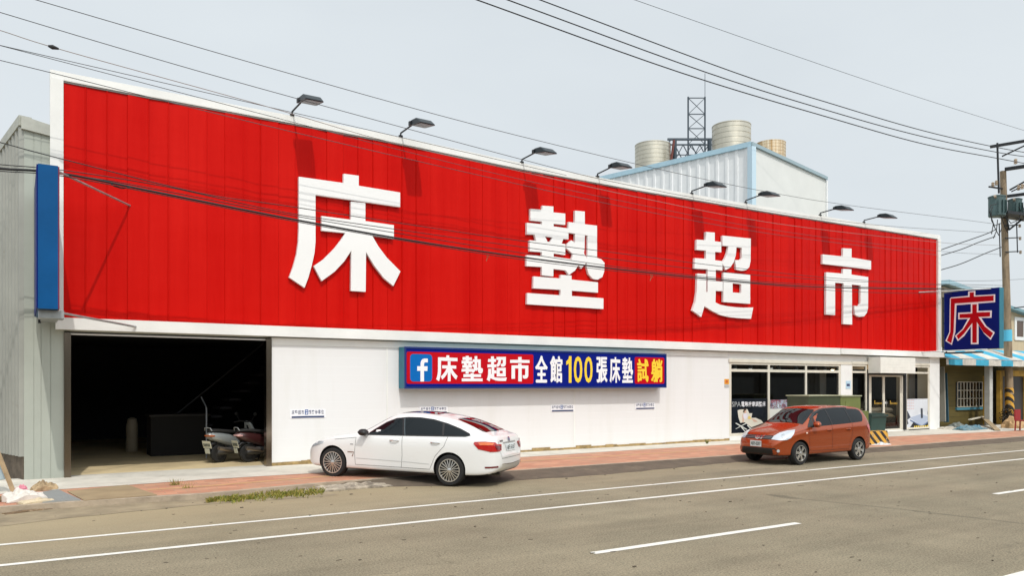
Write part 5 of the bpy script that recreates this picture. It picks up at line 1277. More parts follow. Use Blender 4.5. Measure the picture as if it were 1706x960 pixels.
# ------------------------------------------------------------------ vehicles
def paint(name, col, var=0, metal=0, rough=.32):
    m = mat(name, col, rough, metal=metal, coat=1.0, spec=.5); return m
def pchip(tab, x):
    if x <= tab[0][0]: return tab[0][1]
    if x >= tab[-1][0]: return tab[-1][1]
    n = len(tab); h = [tab[i+1][0]-tab[i][0] for i in range(n-1)]; d = [(tab[i+1][1]-tab[i][1])/h[i] for i in range(n-1)]
    m = [0]*n; m[0] = d[0]; m[-1] = d[-1]
    for i in range(1, n-1):
        m[i] = 0 if d[i-1]*d[i] <= 0 else 2*d[i-1]*d[i]/(d[i-1]+d[i])
    for i in range(n-1):
        if tab[i][0] <= x <= tab[i+1][0]:
            t = (x-tab[i][0])/h[i]
            return ((1+2*t)*(1-t)**2*tab[i][1]+t*(1-t)**2*h[i]*m[i]+t*t*(3-2*t)*tab[i+1][1]+t*t*(t-1)*h[i]*m[i+1])
    return tab[-1][1]
def tmp_eval(o):
    bpy.context.view_layer.update()
    me = bpy.data.meshes.new_from_object(o.evaluated_get(bpy.context.evaluated_depsgraph_get())); return me
def car_body(sp, name, mats):
    T = sp['tab']; xs = sp['stations']
    vs = []; rows = []
    for x in xs:
        zb = pchip(T['bot'], x); w = pchip(T['w'], x); zt = pchip(T['top'], x); belt = min(pchip(T['belt'], x), zt-.015); wr = pchip(T['wr'], x)
        sh = sp.get('shoulder', .985)
        ze = zt-pchip(T['crown'], x)
        zs = zb+(belt-zb)*.30; zm = zb+(belt-zb)*.62; zh = zb+(belt-zb)*.88
        h = [(0, zb), (w*.6, zb), (w*.93, zb+.005), (w*.985, zb+.06), (w*.988, zs), (w, zm), (w*sh, zh), (w*.955, belt), (w*.955*.5+wr*.5+.012, belt*.5+ze*.5), (wr, ze-.012), (wr*.93, ze+(zt-ze)*.45), (wr*.5, zt-(zt-ze)*.12), (0, zt)]
        row = [(x, y, z) for y, z in h]+[(x, -y, z) for y, z in h[-2:0:-1]]
        rows.append(len(row)); vs += row
    k = rows[0]; n = len(xs)
    fs = [(i*k+j, (i+1)*k+j, (i+1)*k+(j+1) % k, i*k+(j+1) % k) for i in range(n-1) for j in range(k)]
    # caps, rounded by an inner ring
    for e, s_ in ((0, 1), (n-1, -1)):
        ring = [vs[e*k+j] for j in range(k)]; cz = sum(p[2] for p in ring)/k
        inner = [(p[0]+s_*.012, p[1]*.86, cz+(p[2]-cz)*.86) for p in ring]
        b = len(vs); vs += inner
        fs += [(e*k+j, e*k+(j+1) % k, b+(j+1) % k, b+j) for j in range(k)]
        half = k//2
        # quad fill between mirrored sides
        for j in range(half):
            a0, a1 = j, j+1; c0, c1 = (k-j) % k, (k-j-1) % k
            f = [b+a0, b+a1, b+c1, b+c0]; f2 = []
            for q in f:
                if q not in f2: f2.append(q)
            if len(f2) >= 3: fs.append(tuple(f2))
    me = bpy.data.meshes.new('tmp'); me.from_pydata(vs, [], fs); me.update()
    bm = bmesh.new(); bm.from_mesh(me); bmesh.ops.recalc_face_normals(bm, faces=bm.faces); bm.to_mesh(me); bm.free()
    o = bpy.data.objects.new('tmp', me); COL.objects.link(o)
    sd = o.modifiers.new('s', 'SUBSURF'); sd.levels = 2; sd.render_levels = 2
    cutters = []
    for ax in sp['axles']:
        for s_ in (-1, 1):
            g = MB(); yw = sp['width']/2; g.lathe([(sp['arch'], -.17), (sp['arch'], .3)] if s_ > 0 else [(sp['arch'], -.3), (sp['arch'], .17)], (ax, s_*(yw-.10), sp['rw']+.015), axis='y', n=40)
            c = g.build('cut', black, local=True); cutters.append(c)
            bo = o.modifiers.new('b', 'BOOLEAN'); bo.object = c; bo.operation = 'DIFFERENCE'; bo.solver = 'EXACT'
    m2 = tmp_eval(o); m2.name = name
    bpy.data.objects.remove(o)
    for c in cutters: bpy.data.objects.remove(c)
    m2.materials.clear()
    for m in mats: m2.materials.append(m)
    for p in m2.polygons:
        p.material_index = 0
        for ax in sp['axles']:
            d = math.hypot(p.center.x-ax, p.center.z-sp['rw']-.015)
            if abs(p.center.y) < sp['width']/2-.05 and d < sp['arch']+.002 and abs(p.center.y) > sp['width']/2-.30 and p.center.z < sp['rw']+sp['arch']+.03: p.material_index = 1
        if p.center.z < sp.get('blackz', .0) or p.normal.z < -.8: p.material_index = 1
    m2.polygons.foreach_set('use_smooth', [True]*len(m2.polygons)); m2.set_sharp_from_angle(angle=R(38))
    return m2
class Decal:
    def __init__(s, me):
        bm = bmesh.new(); bm.from_mesh(me); bmesh.ops.triangulate(bm, faces=bm.faces); s.bvh = BVHTree.FromBMesh(bm); bm.free()
    def cast(s, loops, frame_, off=.006, cuts=3, thick=.0):
        # frame_: origin, axis a, axis b, ray direction
        O, A, B, D = [Vector(q) for q in frame_]
        idx = tessellate_polygon([[Vector((a, b, 0)) for a, b in lp] for lp in loops])
        flat = [p for lp in loops for p in lp]
        bm = bmesh.new(); bv = [bm.verts.new((a, b, 0)) for a, b in flat]
        for t in idx:
            try: bm.faces.new([bv[i] for i in t])
            except ValueError: pass
        for _ in range(cuts):
            es = [e for e in bm.edges if e.calc_length() > .07]
            if es: bmesh.ops.subdivide_edges(bm, edges=es, cuts=1); bmesh.ops.triangulate(bm, faces=bm.faces)
        bm.verts.ensure_lookup_table()
        vs = []; ok = []
        for v in bm.verts:
            st = O+A*v.co.x+B*v.co.y
            h, nrm, _, _ = s.bvh.ray_cast(st, D)
            if h is None: vs.append(None)
            else:
                if nrm.dot(D) > 0: nrm = -nrm
                vs.append(h-D*off*.6+nrm*off*.6)
        for i, v in enumerate(bm.verts): v.index = i
        fs = [tuple(v.index for v in f.verts) for f in bm.faces if all(vs[v.index] is not None for v in f.verts)]
        bm.free()
        vs = [tuple(v) if v is not None else (0, 0, .5) for v in vs]
        return vs, fs
def SIDE(s): return ((0, s*3, 0), (1, 0, 0), (0, 0, 1), (0, -s, 0))
FRONT = ((4, 0, 0), (0, 1, 0), (0, 0, 1), (-1, 0, 0)); REAR = ((-4, 0, 0), (0, 1, 0), (0, 0, 1), (1, 0, 0)); TOP = ((0, 0, 4), (1, 0, 0), (0, 1, 0), (0, 0, -1))
def DIAG(s, ang):   # ray coming in from ahead (ang small) or from the side (90); coordinate a runs along +y*s
    c, si = math.cos(R(ang)), math.sin(R(ang)); return ((c*5, s*si*5, 0), (-si, s*c, 0), (0, 0, 1), (-c, -s*si, 0))
def decal(root, dc, name, m, loops, fr, off=.006, cuts=3):
    if loops and not isinstance(loops[0], list): loops = [loops]
    vs, fs = dc.cast(loops, fr, off, cuts); g = MB(); g.add(vs, fs)
    used = {i for f in fs for i in f}
    if not used: print('EMPTY DECAL', name); return None
    remap = {j: i for i, j in enumerate(sorted(used))}
    g.v = [g.v[j] for j in sorted(used)]; g.f = [[remap[i] for i in f] for f in g.f]
    return g.build(name, m, root, local=True, smooth=60, recalc=False)
def seam(pts, wd=.008):   # polyline -> thin closed strip polygon
    L_, R_ = [], []
    for i, p in enumerate(pts):
        a = pts[max(i-1, 0)]; b = pts[min(i+1, len(pts)-1)]
        d = math.hypot(b[0]-a[0], b[1]-a[1]) or 1; nx, ny = -(b[1]-a[1])/d*wd/2, (b[0]-a[0])/d*wd/2
        L_.append((p[0]+nx, p[1]+ny)); R_.append((p[0]-nx, p[1]-ny))
    return L_+R_[::-1]
rimm = mat('alloy', (.58, .57, .55), .25, metal=.85); rimd = mat('rim_dark', (.03, .03, .03), .6)
def wheel(root, x, y, r, s, spokes, rr, double=False, wid=.21):
    g = MB(); w = wid/2
    prof = [(rr*.97, w), (rr*.97, -w), (r*.93, -w), (r*.985, -w*.8), (r, -w*.4), (r, w*.4), (r*.985, w*.8), (r*.93, w), (rr*.97, w)]
    g.lathe(prof, (x, y, r), axis='y', n=40, caps=False)
    t = g.build('wheel', rubber, root, local=True, smooth=40)
    g = MB(); yo = y+s*w*.92
    pf = [(rr*1.0, 0), (rr*1.01, s*.012), (rr*.93, s*.012), (rr*.90, -s*.03)]
    k = 40; vs = []; fs = []
    for (q, h) in pf:
        for i in range(k): a = 2*math.pi*i/k; vs.append((x+q*math.cos(a), yo+h, r+q*math.sin(a)))
    fs = [(i*k+j, i*k+(j+1) % k, (i+1)*k+(j+1) % k, (i+1)*k+j) for i in range(len(pf)-1) for j in range(k)]
    g.add(vs, fs)
    for i in range(spokes):
        a = 2*math.pi*i/spokes+.2
        for da in ((-.10, .10) if double else (0,)):
            u = Vector((math.cos(a), 0, math.sin(a))); v = Vector((math.cos(a+da*1.6), 0, math.sin(a+da*1.6))); c = Vector((x, yo+s*.006, r))
            tg = Vector((-math.sin(a), 0, math.cos(a))); wi, wo = (.007, .011) if double else (.028, .042)
            p0 = c+u*rr*.14; p1 = c+v*rr*.94+Vector((0, -s*.012, 0)); dn = Vector((0, -s*.03, 0))
            g.add([p0-tg*wi, p0+tg*wi, p1+tg*wo, p1-tg*wo, p0-tg*wi+dn, p0+tg*wi+dn, p1+tg*wo+dn, p1-tg*wo+dn], [(0,1,2,3),(0,4,5,1),(1,5,6,2),(2,6,7,3),(3,7,4,0)])
    g.lathe([(rr*.20, -.02), (rr*.20, .008), (rr*.10, .016)] if s > 0 else [(rr*.10, -.016), (rr*.20, -.008), (rr*.20, .02)], (x, yo, r), axis='y', n=18)
    vs_off = -wloc(t) + (Vector((0,0,0)))
    g.build('rim', rimm, t, local=True, smooth=35)
    g = MB(); g.lathe([(rr*.96, -.012), (rr*.96, .012)], (x, yo-s*.085, r), axis='y', n=32); g.build('brake_disc', rimd, t, local=True)
    return t
cglass = mat('car_glass', (.003, .006, .008), .02, spec=.32)
rglass = mat('car_rear_glass', (.003, .004, .005), .015, spec=.55, coat=.25)
seamm = mat('seam_dark', (.05, .05, .05), .7)
redlamp = mat('tail_red', (.45, .012, .01), .12, coat=1.0); amber = mat('tail_amber', (.75, .16, .03), .15, coat=1); dred = mat('tail_dark', (.14, .005, .01), .15, coat=1)
lampm = mat('headlamp', (.62, .66, .70), .08, metal=.4, coat=1.0)
plate_m = mat('plate_white', (.72, .76, .76), .45)
def tree_scale(root): pass

# --- white liftback, nose towards the wall
WS = dict(width=1.83, axles=(1.46, -1.46), rw=.335, arch=.375, shoulder=.99,
  stations=[2.29, 2.25, 2.15, 1.95, 1.65, 1.3, 1.0, .86, .62, .38, .16, .02, -.2, -.5, -.85, -1.15, -1.4, -1.7, -1.95, -2.15, -2.30, -2.39, -2.44, -2.50, -2.53],
  tab=dict(bot=[(-2.53,.46),(-2.48,.36),(-2.3,.26),(-1.9,.22),(1.9,.20),(2.15,.22),(2.25,.30),(2.29,.40)],
    top=[(-2.53,.70),(-2.50,.80),(-2.45,1.05),(-2.40,1.10),(-2.30,1.115),(-2.15,1.15),(-1.95,1.235),(-1.7,1.325),(-1.4,1.405),(-1.15,1.455),(-.85,1.49),(-.5,1.51),(-.2,1.505),(.02,1.47),(.16,1.42),(.86,1.065),(1.0,1.03),(1.3,.99),(1.65,.93),(1.95,.84),(2.15,.74),(2.25,.66),(2.29,.60)],
    belt=[(-2.53,.66),(-2.45,.94),(-2.3,1.03),(-1.9,1.06),(-1.0,1.035),(.3,1.0),(1.0,.965),(1.65,.88),(2.0,.78),(2.2,.64),(2.29,.56)],
    w=[(-2.53,.58),(-2.50,.68),(-2.42,.79),(-2.25,.86),(-1.9,.905),(-1.4,.915),(0,.905),(1.4,.915),(1.9,.865),(2.15,.76),(2.25,.66),(2.29,.52)],
    wr=[(-2.53,.5),(-2.45,.66),(-2.3,.70),(-1.9,.63),(-1.4,.60),(-.5,.60),(.1,.58),(.5,.64),(.86,.70),(1.3,.70),(1.9,.62),(2.2,.50),(2.29,.42)],
    crown=[(-2.53,.03),(-2.3,.03),(-1.4,.06),(-.5,.06),(.2,.06),(.86,.05),(1.6,.05),(2.29,.03)]))
WS['tab']['top'] = [(x, z+(.03 if -1.8 < x < .3 else .015 if -2.2 < x < .5 else 0)) for x, z in WS['tab']['top']]
carw = paint('pearl_white', (.80, .80, .79))
wc = thing('parked_car', 'white liftback car parked nose in against the white wall', 'car', (7.62, 16.5, 0), math.atan2(.8, -.6), 'cars parked before the store')
mb_ = car_body(WS, 'body', [carw, black]); bo_ = bpy.data.objects.new('body', mb_); COL.objects.link(bo_); bo_.parent = wc
dc = Decal(mb_)
for s in (1, -1):
    SD = SIDE(s)
    dlo = [(.60,1.005),(.46,1.12),(.22,1.28),(-.02,1.375),(-.30,1.41),(-.62,1.415),(-.95,1.385),(-1.30,1.31),(-1.62,1.215),(-1.86,1.125),(-1.90,1.10),(-1.80,1.075),(-1.3,1.06),(-.3,1.03)]
    w_ = decal(wc, dc, 'side_window', cglass, dlo, SD, .005)
    decal(wc, dc, 'window_trim', black, seam(dlo+[dlo[0]], .022), SD, .007)
    for pts in ([(-.33,1.03),(-.20,1.40)], [(-1.28,1.065),(-1.20,1.33)]): decal(wc, dc, 'window_pillar', black, seam(pts, .05), SD, .009)
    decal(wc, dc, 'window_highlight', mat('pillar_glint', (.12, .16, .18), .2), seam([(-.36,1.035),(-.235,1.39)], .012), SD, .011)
    for pts in ([(.86,.93),(.88,.6),(.86,.33)], [(-.30,1.01),(-.32,.6),(-.30,.32)], [(-1.40,1.05),(-1.33,.85),(-1.12,.62),(-1.0,.34)], [(.86,.325),(-1.0,.33)], [(1.42,.86),(.86,.93)]):
        decal(wc, dc, 'panel_seam', seamm, seam(pts, .007), SD, .004)
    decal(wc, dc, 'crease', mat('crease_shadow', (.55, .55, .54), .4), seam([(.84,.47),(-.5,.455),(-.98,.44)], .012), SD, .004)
    for x in (-.12, -1.12):
        g = MB(); y = s*.915; g.tube([(x+.11, y-s*.01, .905), (x+.06, y+s*.018, .91), (x-.06, y+s*.018, .912), (x-.11, y-s*.01, .91)], .014, 8); g.build('door_handle', chrome, wc, local=True, smooth=50)
    g = MB(); pillow(g, (.62, s*.99, 1.06), .10, .10, .075, 6); mr_ = g.build('mirror', black, wc, local=True, smooth=60)
    MB().tube([(.66, s*.86, 1.0), (.63, s*.95, 1.03)], .03, 8).build('mirror_arm', black, mr_, local=True)
    # air breather behind the front wheel
    decal(wc, dc, 'air_vent', mat('vent_bronze', (.22, .12, .08), .4), seam([(1.06,.60),(.90,.60),(.94,.50)], .022), SD, .006)
    decal(wc, dc, 'side_badge', seamm, seam([(1.0,.775),(.92,.775)], .012), SD, .006)
    # tail lamp wraps round the corner
    DG = DIAG(s, 140)
    def dg(x, y): # world xy on body -> diag coordinate
        A = Vector(DG[1]); return A.x*x+A.y*y
    a0 = dg(-2.02, s*.90); a1 = dg(-2.44, s*.42)
    def lam(t0, t1, z): return None
    P = lambda t, z: (a0+(a1-a0)*t, z)
    decal(wc, dc, 'tail_lamp', redlamp, [P(.0,.93),(P(.03,.97)),P(.3,.985),P(.62,.97),P(.70,.93),P(.97,.915),P(.93,.80),P(.80,.775),P(.45,.77),P(.12,.82)], DG, .010, 3)
    decal(wc, dc, 'tail_lamp_lens', amber, [P(.12,.955),P(.3,.972),P(.58,.955),P(.52,.915),P(.16,.905)], DG, .014, 2)
    decal(wc, dc, 'tail_lamp_lens', dred, [P(.60,.93),P(.66,.90),P(.93,.885),P(.90,.815),P(.68,.80),P(.62,.85)], DG, .014, 2)
    decal(wc, dc, 'reflector', dred, [P(.30,.455),P(.75,.47),P(.76,.435),P(.31,.42)], DG, .008, 2)
    decal(wc, dc, 'headlamp', lampm, [(1.72,.80),(1.95,.79),(2.12,.71),(2.1,.64),(1.9,.70),(1.74,.755)], SD, .008)
# windscreen, rear window, panoramic roof
decal(wc, dc, 'windscreen', cglass, [(.90,-.66),(.90,.66),(.18,.52),(.18,-.52)], TOP, .005)
decal(wc, dc, 'rear_window', rglass, [(-1.42,-.44),(-1.42,.44),(-1.62,.50),(-2.08,.575),(-2.14,.52),(-2.17,0),(-2.14,-.52),(-2.08,-.575),(-1.62,-.50)], TOP, .005)
decal(wc, dc, 'sunroof', rglass, [(-.02,-.40),(-.02,.40),(-.95,.42),(-.95,-.42)], TOP, .005)
decal(wc, dc, 'boot_seam', seamm, seam([(-.60,.99),(-.62,.80),(-.55,.62),(.55,.62),(.62,.80),(.60,.99)], .008), REAR, .004)
pv = decal(wc, dc, 'number_plate', plate_m, [(-.26,.76),(.26,.76),(.26,.91),(-.26,.91)], REAR, .012, 2)
def rtext(body, y0, y1, z0, z1, x, m, root, name='lettering', sgn=-1, bold=.02):
    # text on a rear (sgn -1) or front (+1) facing plate; reads left to right for someone facing it
    g = MB(); text(g, body, (x, y0, z0), (0, y1-y0, 0), (0, 0, z1-z0), bold); return g.build(name, m, root, local=True, recalc=False)
rx = min(v.co.x for v in pv.data.vertices)
rtext('5157', .05, -.22, .785, .885, rx-.004, mat('plate_ink', (.02, .04, .04), .5), wc)
rtext('RF', .23, .09, .785, .885, rx-.004, mat('plate_ink', (.02, .04, .04)), wc)
decal(wc, dc, 'plate_recess', mat('recess_grey', (.30, .30, .29), .5), seam([(-.36,.935),(.36,.935)], .03), REAR, .006)
bg_ = decal(wc, dc, 'badge', mat('badge_blue', (.03, .08, .25), .2, coat=1), [(.045*math.cos(a*.52), 1.0+.045*math.sin(a*.52)) for a in range(12)], REAR, .012, 1)
decal(wc, dc, 'badge_ring', chrome, [[(.055*math.cos(a*.2618), 1.0+.055*math.sin(a*.2618)) for a in range(24)], [(.044*math.cos(-a*.2618), 1.0+.044*math.sin(-a*.2618)) for a in range(24)]], REAR, .014, 1)
for k in range(4): decal(wc, dc, 'model_mark', seamm, [(.52-.045*k,.965),(.49-.045*k,.965),(.49-.045*k,1.0),(.52-.045*k,1.0)], REAR, .006, 1)
decal(wc, dc, 'bumper_strip', chrome, seam([(-.62,.50),(0,.475),(.55,.50)], .016), REAR, .008)
MB().tube([(-2.2, .45, .27), (-2.47, .47, .27)], .038, 12).build('exhaust', mat('exhaust_dark', (.1, .09, .08), .3, metal=.8), wc, local=True)
for ax in WS['axles']:
    for s in (1, -1): wheel(wc, ax, s*(.915-.118), .335, s, 10, .245, True)
wc.rotation_euler = (0, -R(1.35), math.atan2(.8, -.6)); wc.location = (7.62, 16.5, .05)

# --- orange compact people carrier along the edge line
OS = dict(width=1.70, axles=(1.30, -1.30), rw=.315, arch=.36, shoulder=.99,
  stations=[2.10, 2.06, 1.97, 1.80, 1.55, 1.25, 1.08, .95, .72, .48, .28, .12, -.15, -.6, -1.05, -1.4, -1.62, -1.80, -1.90, -1.97, -2.03, -2.06],
  tab=dict(bot=[(-2.06,.46),(-2.0,.34),(-1.8,.26),(1.7,.24),(1.95,.24),(2.06,.30),(2.10,.40)],
    top=[(-2.06,.66),(-2.03,.80),(-1.97,1.05),(-1.90,1.32),(-1.80,1.47),(-1.62,1.535),(-1.4,1.56),(-1.05,1.58),(-.6,1.59),(-.15,1.585),(.12,1.56),(.28,1.515),(.95,1.13),(1.08,1.085),(1.25,1.05),(1.55,.99),(1.80,.91),(1.97,.80),(2.06,.70),(2.10,.60)],
    belt=[(-2.06,.62),(-1.97,.98),(-1.85,1.08),(-1.4,1.075),(-.4,1.04),(.5,1.0),(1.0,.98),(1.5,.90),(1.8,.80),(2.0,.66),(2.10,.55)],
    w=[(-2.06,.62),(-2.0,.72),(-1.85,.79),(-1.5,.83),(0,.845),(1.2,.845),(1.6,.815),(1.85,.74),(2.0,.66),(2.06,.60),(2.10,.50)],
    wr=[(-2.06,.52),(-1.97,.64),(-1.8,.60),(-1.4,.60),(0,.60),(.3,.59),(.7,.64),(1.0,.69),(1.5,.66),(1.9,.55),(2.10,.42)],
    crown=[(-2.06,.02),(-1.8,.05),(-1,.055),(.2,.05),(1.0,.05),(1.6,.07),(2.10,.04)]))
caro = mat('burnt_orange', (.37, .064, .012), .24, metal=.50, coat=.8, spec=.3)
oc = thing('parked_car', 'burnt orange compact people carrier parked along the white edge line', 'car', (19.2, 14.48, 0), math.pi, 'cars parked before the store')
mo_ = car_body(OS, 'body', [caro, black]); bo2 = bpy.data.objects.new('body', mo_); COL.objects.link(bo2); bo2.parent = oc
dc = Decal(mo_)
for s in (1, -1):
    SD = SIDE(s)
    dlo = [(.93,1.015),(.72,1.19),(.45,1.36),(.22,1.455),(0,1.485),(-.5,1.50),(-1.0,1.49),(-1.45,1.465),(-1.60,1.42),(-1.63,1.28),(-1.55,1.14),(-1.48,1.105),(-.6,1.065),(.4,1.03)]
    decal(oc, dc, 'side_window', cglass, dlo, SD, .005)
    for pts in ([(-.10,1.05),(-.02,1.49)], [(-.98,1.085),(-.90,1.49)], [(.62,1.03),(.56,1.28)]): decal(oc, dc, 'window_pillar', black, seam(pts, .05), SD, .008)
    decal(oc, dc, 'mirror_sail', black, [(.96,1.005),(.66,1.02),(.62,1.24),(.72,1.185)], SD, .010)
    decal(oc, dc, 'window_visor', black, seam([(.66,1.235),(.42,1.39),(.20,1.47),(0,1.495),(-.5,1.51),(-1.0,1.50)], .035), SD, .012)
    for pts in ([(.92,.99),(.95,.65),(.90,.36)], [(-.08,1.04),(-.05,.6),(-.06,.36)], [(-1.02,1.07),(-.98,.78),(-.86,.5),(-.84,.36)], [(.90,.36),(-.84,.36)], [(1.55,.86),(.94,.985)]):
        decal(oc, dc, 'panel_seam', mat('seam_orange', (.07, .012, .006), .6), seam(pts, .008), SD, .004)
    for x in (.08, -.78):
        g = MB(); y = s*.845; g.tube([(x+.10, y-s*.012, .915), (x+.05, y+s*.016, .92), (x-.05, y+s*.016, .922), (x-.10, y-s*.012, .92)], .014, 8); g.build('door_handle', caro, oc, local=True, smooth=50)
    if s > 0:
        g = MB(); pillow(g, (.74, s*.93, 1.09), .09, .10, .085, 6); mr_ = g.build('mirror', caro, oc, local=True, smooth=60)
        MB().tube([(.80, s*.78, 1.02), (.76, s*.88, 1.05)], .03, 8).build('mirror_arm', black, mr_, local=True)
    decal(oc, dc, 'side_marker', mat('marker_white', (.8, .6, .5), .2), [(1.02,.845),(1.09,.845),(1.09,.88),(1.02,.88)], SD, .008, 1)
    DG = DIAG(s, 40)
    A = Vector(DG[1]); dgo = lambda x, y: A.x*x+A.y*s*y
    a0 = dgo(2.0, .42); a1 = dgo(1.45, .83); P = lambda t, z: (a0+(a1-a0)*t, z)
    decal(oc, dc, 'headlamp', lampm, [P(.0,.70),P(.10,.79),P(.32,.875),P(.62,.93),P(.93,.955),P(.86,.84),P(.74,.74),P(.60,.69),P(.30,.68)], DG, .010, 3)
    decal(oc, dc, 'headlamp_bulb', chrome, [(P(.45,0)[0]+.05*math.cos(a*.52), .80+.05*math.sin(a*.52)) for a in range(12)], DG, .014, 1)
    decal(oc, dc, 'fog_lamp', lampm, [(P(.26,0)[0]+.04*math.cos(a*.52), .40+.04*math.sin(a*.52)) for a in range(12)], DG, .016, 1)
    DR_ = DIAG(s, 150); A2 = Vector(DR_[1]); dr_ = lambda x, y: A2.x*x+A2.y*s*y
    r0 = dr_(-1.80, .80); r1 = dr_(-2.0, .60); Q = lambda t, z: (r0+(r1-r0)*t, z)
    decal(oc, dc, 'tail_lamp', redlamp, [Q(-.2,1.0),Q(.9,1.05),Q(1.0,.80),Q(.1,.76)], DR_, .008, 2)
decal(oc, dc, 'windscreen', cglass, [(.98,-.64),(.985,0),(.98,.64),(.32,.52),(.30,0),(.32,-.52)], TOP, .005)
decal(oc, dc, 'rear_window', cglass, [(-.52,1.10),(.52,1.10),(.46,1.42),(-.46,1.42)], REAR, .006)
decal(oc, dc, 'grille', black, [(-.47,.70),(.47,.70),(.50,.745),(.44,.795),(-.44,.795),(-.50,.745)], FRONT, .008)
for z in (.725, .765): decal(oc, dc, 'grille_bar', mat('grille_grey', (.35, .36, .37), .3, metal=.6), seam([(-.44,z),(.44,z)], .010), FRONT, .013)
decal(oc, dc, 'badge', chrome, [[(.075*math.cos(a*.2618), .748+.06*math.sin(a*.2618)) for a in range(24)], [(.055*math.cos(-a*.2618), .748+.042*math.sin(-a*.2618)) for a in range(24)]], FRONT, .020, 1)
decal(oc, dc, 'badge_bar', chrome, [(-.085,.736),(.085,.736),(.085,.760),(-.085,.760)], FRONT, .022, 1)
decal(oc, dc, 'chrome_strut', chrome, [(.10,.695),(.15,.695),(.20,.80),(.15,.80)], FRONT, .018, 1)
decal(oc, dc, 'lower_grille', black, [(-.62,.30),(.62,.30),(.66,.36),(.58,.47),(-.58,.47),(-.66,.36)], FRONT, .008)
pv = decal(oc, dc, 'number_plate', plate_m, [(-.19,.49),(.19,.49),(.19,.645),(-.19,.645)], FRONT, .02, 2)
for v in pv.data.vertices: v.co.x = 2.125
rtext('ABY-0297', -.165, .165, .52, .62, 2.130, mat('plate_ink', (.02, .04, .04)), oc)
for ax in OS['axles']:
    for s in (1, -1): wheel(oc, ax, s*(.845-.108), .315, s, 6, .215, False, .19)

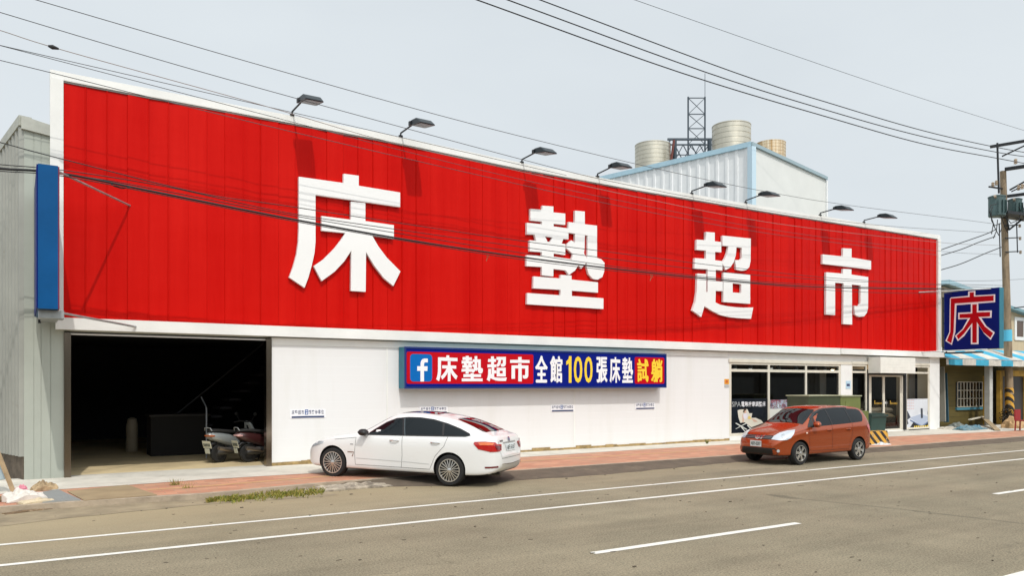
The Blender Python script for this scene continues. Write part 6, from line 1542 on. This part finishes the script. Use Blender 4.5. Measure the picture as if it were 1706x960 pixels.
# --- scooters in the garage mouth
def scooter(label, loc, rz, body, tail, plate_txt):
    t = thing('motor_scooter', label, 'scooter', loc, rz, 'scooters parked in the garage')
    for x in (.62, -.62):
        g = MB(); g.lathe([(.15, .05), (.15, -.05), (.235, -.05), (.255, -.02), (.255, .02), (.235, .05), (.15, .05)], (x, 0, .255), axis='y', n=28, caps=False); wl = g.build('wheel', rubber, t, local=True, smooth=40)
        MB().lathe([(.15, -.035), (.14, -.02), (.03, -.045), (.03, .045), (.14, .02), (.15, .035)], (x, 0, .255), axis='y', n=24).build('rim', mat('scooter_rim', (.06, .06, .06), .4, metal=.5), wl, local=True)
    def loft(name, secs, m, n=14):
        vs = []; fs = []
        for (x, z, w, h) in secs:
            for k in range(n):
                a = 2*math.pi*k/n; c, s_ = math.cos(a), math.sin(a)
                vs.append((x, w*math.copysign(abs(c)**.75, c), z+h*math.copysign(abs(s_)**.75, s_)))
        for i in range(len(secs)-1): fs += [(i*n+k, i*n+(k+1) % n, (i+1)*n+(k+1) % n, (i+1)*n+k) for k in range(n)]
        fs += [tuple(range(n)), tuple((len(secs)-1)*n+k for k in range(n))]
        g = MB().add(vs, fs); return g.build(name, m, t, local=True, smooth=50)
    loft('rear_body', [(-.98,.74,.06,.05),(-.90,.72,.13,.10),(-.65,.67,.17,.14),(-.35,.60,.18,.16),(-.12,.50,.16,.17),(.0,.42,.13,.14)], body)
    loft('seat', [(-.92,.85,.10,.03),(-.75,.86,.15,.045),(-.4,.82,.17,.05),(-.1,.79,.14,.05),(.02,.76,.08,.03)], mat('seat_black', (.02, .02, .02), .6))
    loft('footboard', [(-.12,.30,.15,.06),(.1,.28,.17,.05),(.36,.30,.15,.06)], black)
    loft('front_shield', [(.30,.34,.14,.08),(.40,.50,.20,.16),(.46,.72,.22,.14),(.40,.92,.16,.10),(.34,1.02,.10,.05)], body)
    loft('front_mudguard', [(.40,.44,.06,.05),(.56,.54,.08,.04),(.72,.54,.08,.03),(.86,.44,.05,.03)], body)
    MB().tube([(.36, 0, .95), (.58, 0, .30)], .03, 8).build('fork', blackm, t, local=True)
    MB().tube([(.22, -.36, 1.02), (.32, -.18, 1.06), (.34, 0, 1.04), (.32, .18, 1.06), (.22, .36, 1.02)], .018, 8).build('handlebar', black, t, local=True)
    for s in (-1, 1):
        g = MB(); g.tube([(.30, s*.22, 1.06), (.30, s*.34, 1.22)], .008, 6); pillow(g, (.30, s*.36, 1.26), .02, .07, .045, 5); g.build('mirror', black, t, local=True)
    loft('tail_lamp', [(-1.0,.73,.10,.02),(-.93,.725,.145,.045),(-.86,.72,.155,.03)], tail)
    MB().tube([(-.95,-.13,.86),(-.98,-.1,.93),(-1.0,0,.94),(-.98,.1,.93),(-.95,.13,.86)], .014, 8).build('grab_rail', galv, t, local=True)
    loft('rear_mudguard', [(-.70,.52,.05,.05),(-.86,.50,.06,.05),(-.96,.38,.06,.05)], black)
    MB().obox((-1.0, 0, .50), (.004, 0, .0012), (0, .15, 0), (-.03, 0, .095)).build('number_plate', mat('scooter_plate', (.62, .62, .50), .4), t, local=True)
    MB().obox((-.985, 0, .33), (.004, 0, .0012), (0, .085, 0), (-.015, 0, .065)).build('mud_flap', mat('flap_pale', (.50, .52, .44), .5), t, local=True)
    g = MB()
    for k in range(5): g.obox((-1.006, .10-.05*k, .49), (.0015, 0, 0), (0, .014, 0), (-.012, 0, .04))
    g.build('plate_mark', mat('plate_ink', (.02, .04, .04)), t, local=True)
    g = MB(); g.tube([(-.05,-.16,.30),(-.35,-.19,.30),(-.45,-.2,.34),(-.80,-.21,.40)], [.025,.03,.055,.05], 10); g.build('exhaust', mat('exhaust_steel', (.35, .30, .26), .3, metal=.8), t, local=True, smooth=50)
    MB().tube([(-.15, .16, .28), (-.22, .24, .02)], .014, 6).build('side_stand', blackm, t, local=True)
    loft('engine', [(-.68,.27,.06,.06),(-.4,.30,.12,.11),(-.15,.32,.12,.10)], mat('engine_grey', (.10, .10, .10), .5, metal=.4))
    return t
p1 = onz(366, 772, .12); p2 = onz(419, 772, .12)
h1 = Vector((.87, .49, 0)); a1 = math.atan2(.49, .87)
q = p1+h1*.62+Vector((0, .12, 0)); scooter('silver grey scooter with a pale plate, leftmost in the garage mouth', (q.x, q.y, .119), a1, mat('scooter_grey', (.34, .37, .37), .35, metal=.3, coat=.5), mat('lamp_amber', (.38, .12, .05), .2), '')
q = p2+h1*.62+Vector((.05, .12, 0)); scooter('dark scooter with white and red tail, next to the right garage jamb', (q.x, q.y, .119), a1-.25, mat('scooter_red', (.05, .014, .014), .35, coat=.5), mat('lamp_pink', (.62, .35, .33), .2), '')

# --- dim things inside the garage
p = onz(220, 753, .12)
x0 = onv(210, 740, p.y).x; x1 = onv(230, 740, p.y).x; z1 = onv(220, 697, p.y).z
cbt = thing('water_heater', 'pale upright tank standing deep in the dark garage', 'tank', (p.x, p.y, .12))
MB().lathe([((x1-x0)*.45, 0), ((x1-x0)*.5, .05), ((x1-x0)*.5, z1-.35), ((x1-x0)*.4, z1-.15), ((x1-x0)*.12, z1-.10)], n=20).build('shell', mat('tank_cream', (.42, .36, .26), .5), cbt, local=True, smooth=40)
p = onz(280, 760, .12)
ct = thing('counter', 'dark crate stack in the middle of the garage', 'crate', (p.x, p.y, .12))
MB().box(p.x-.45, p.x+1.1, p.y, p.y+.9, .12, 1.25).build('box', mat('crate_dark', (.012, .011, .010), .9), ct)
MB().box(p.x-.5, p.x+1.15, p.y-.05, p.y+.95, 1.255, 1.31).build('lid', mat('crate_lid', (.025, .022, .018), .7), ct)
p = onz(344, 764, .12); z1 = onv(344, 680, p.y).z
tag(MB().tube([(p.x, p.y, .12), (p.x, p.y, z1), (p.x-.08, p.y+.3, z1+.3)], .02, 8).build('rail_post', mat('pole_pale', (.35, .38, .42), .4, metal=.4)), 'thin pale metal post standing left of the scooters', 'post')
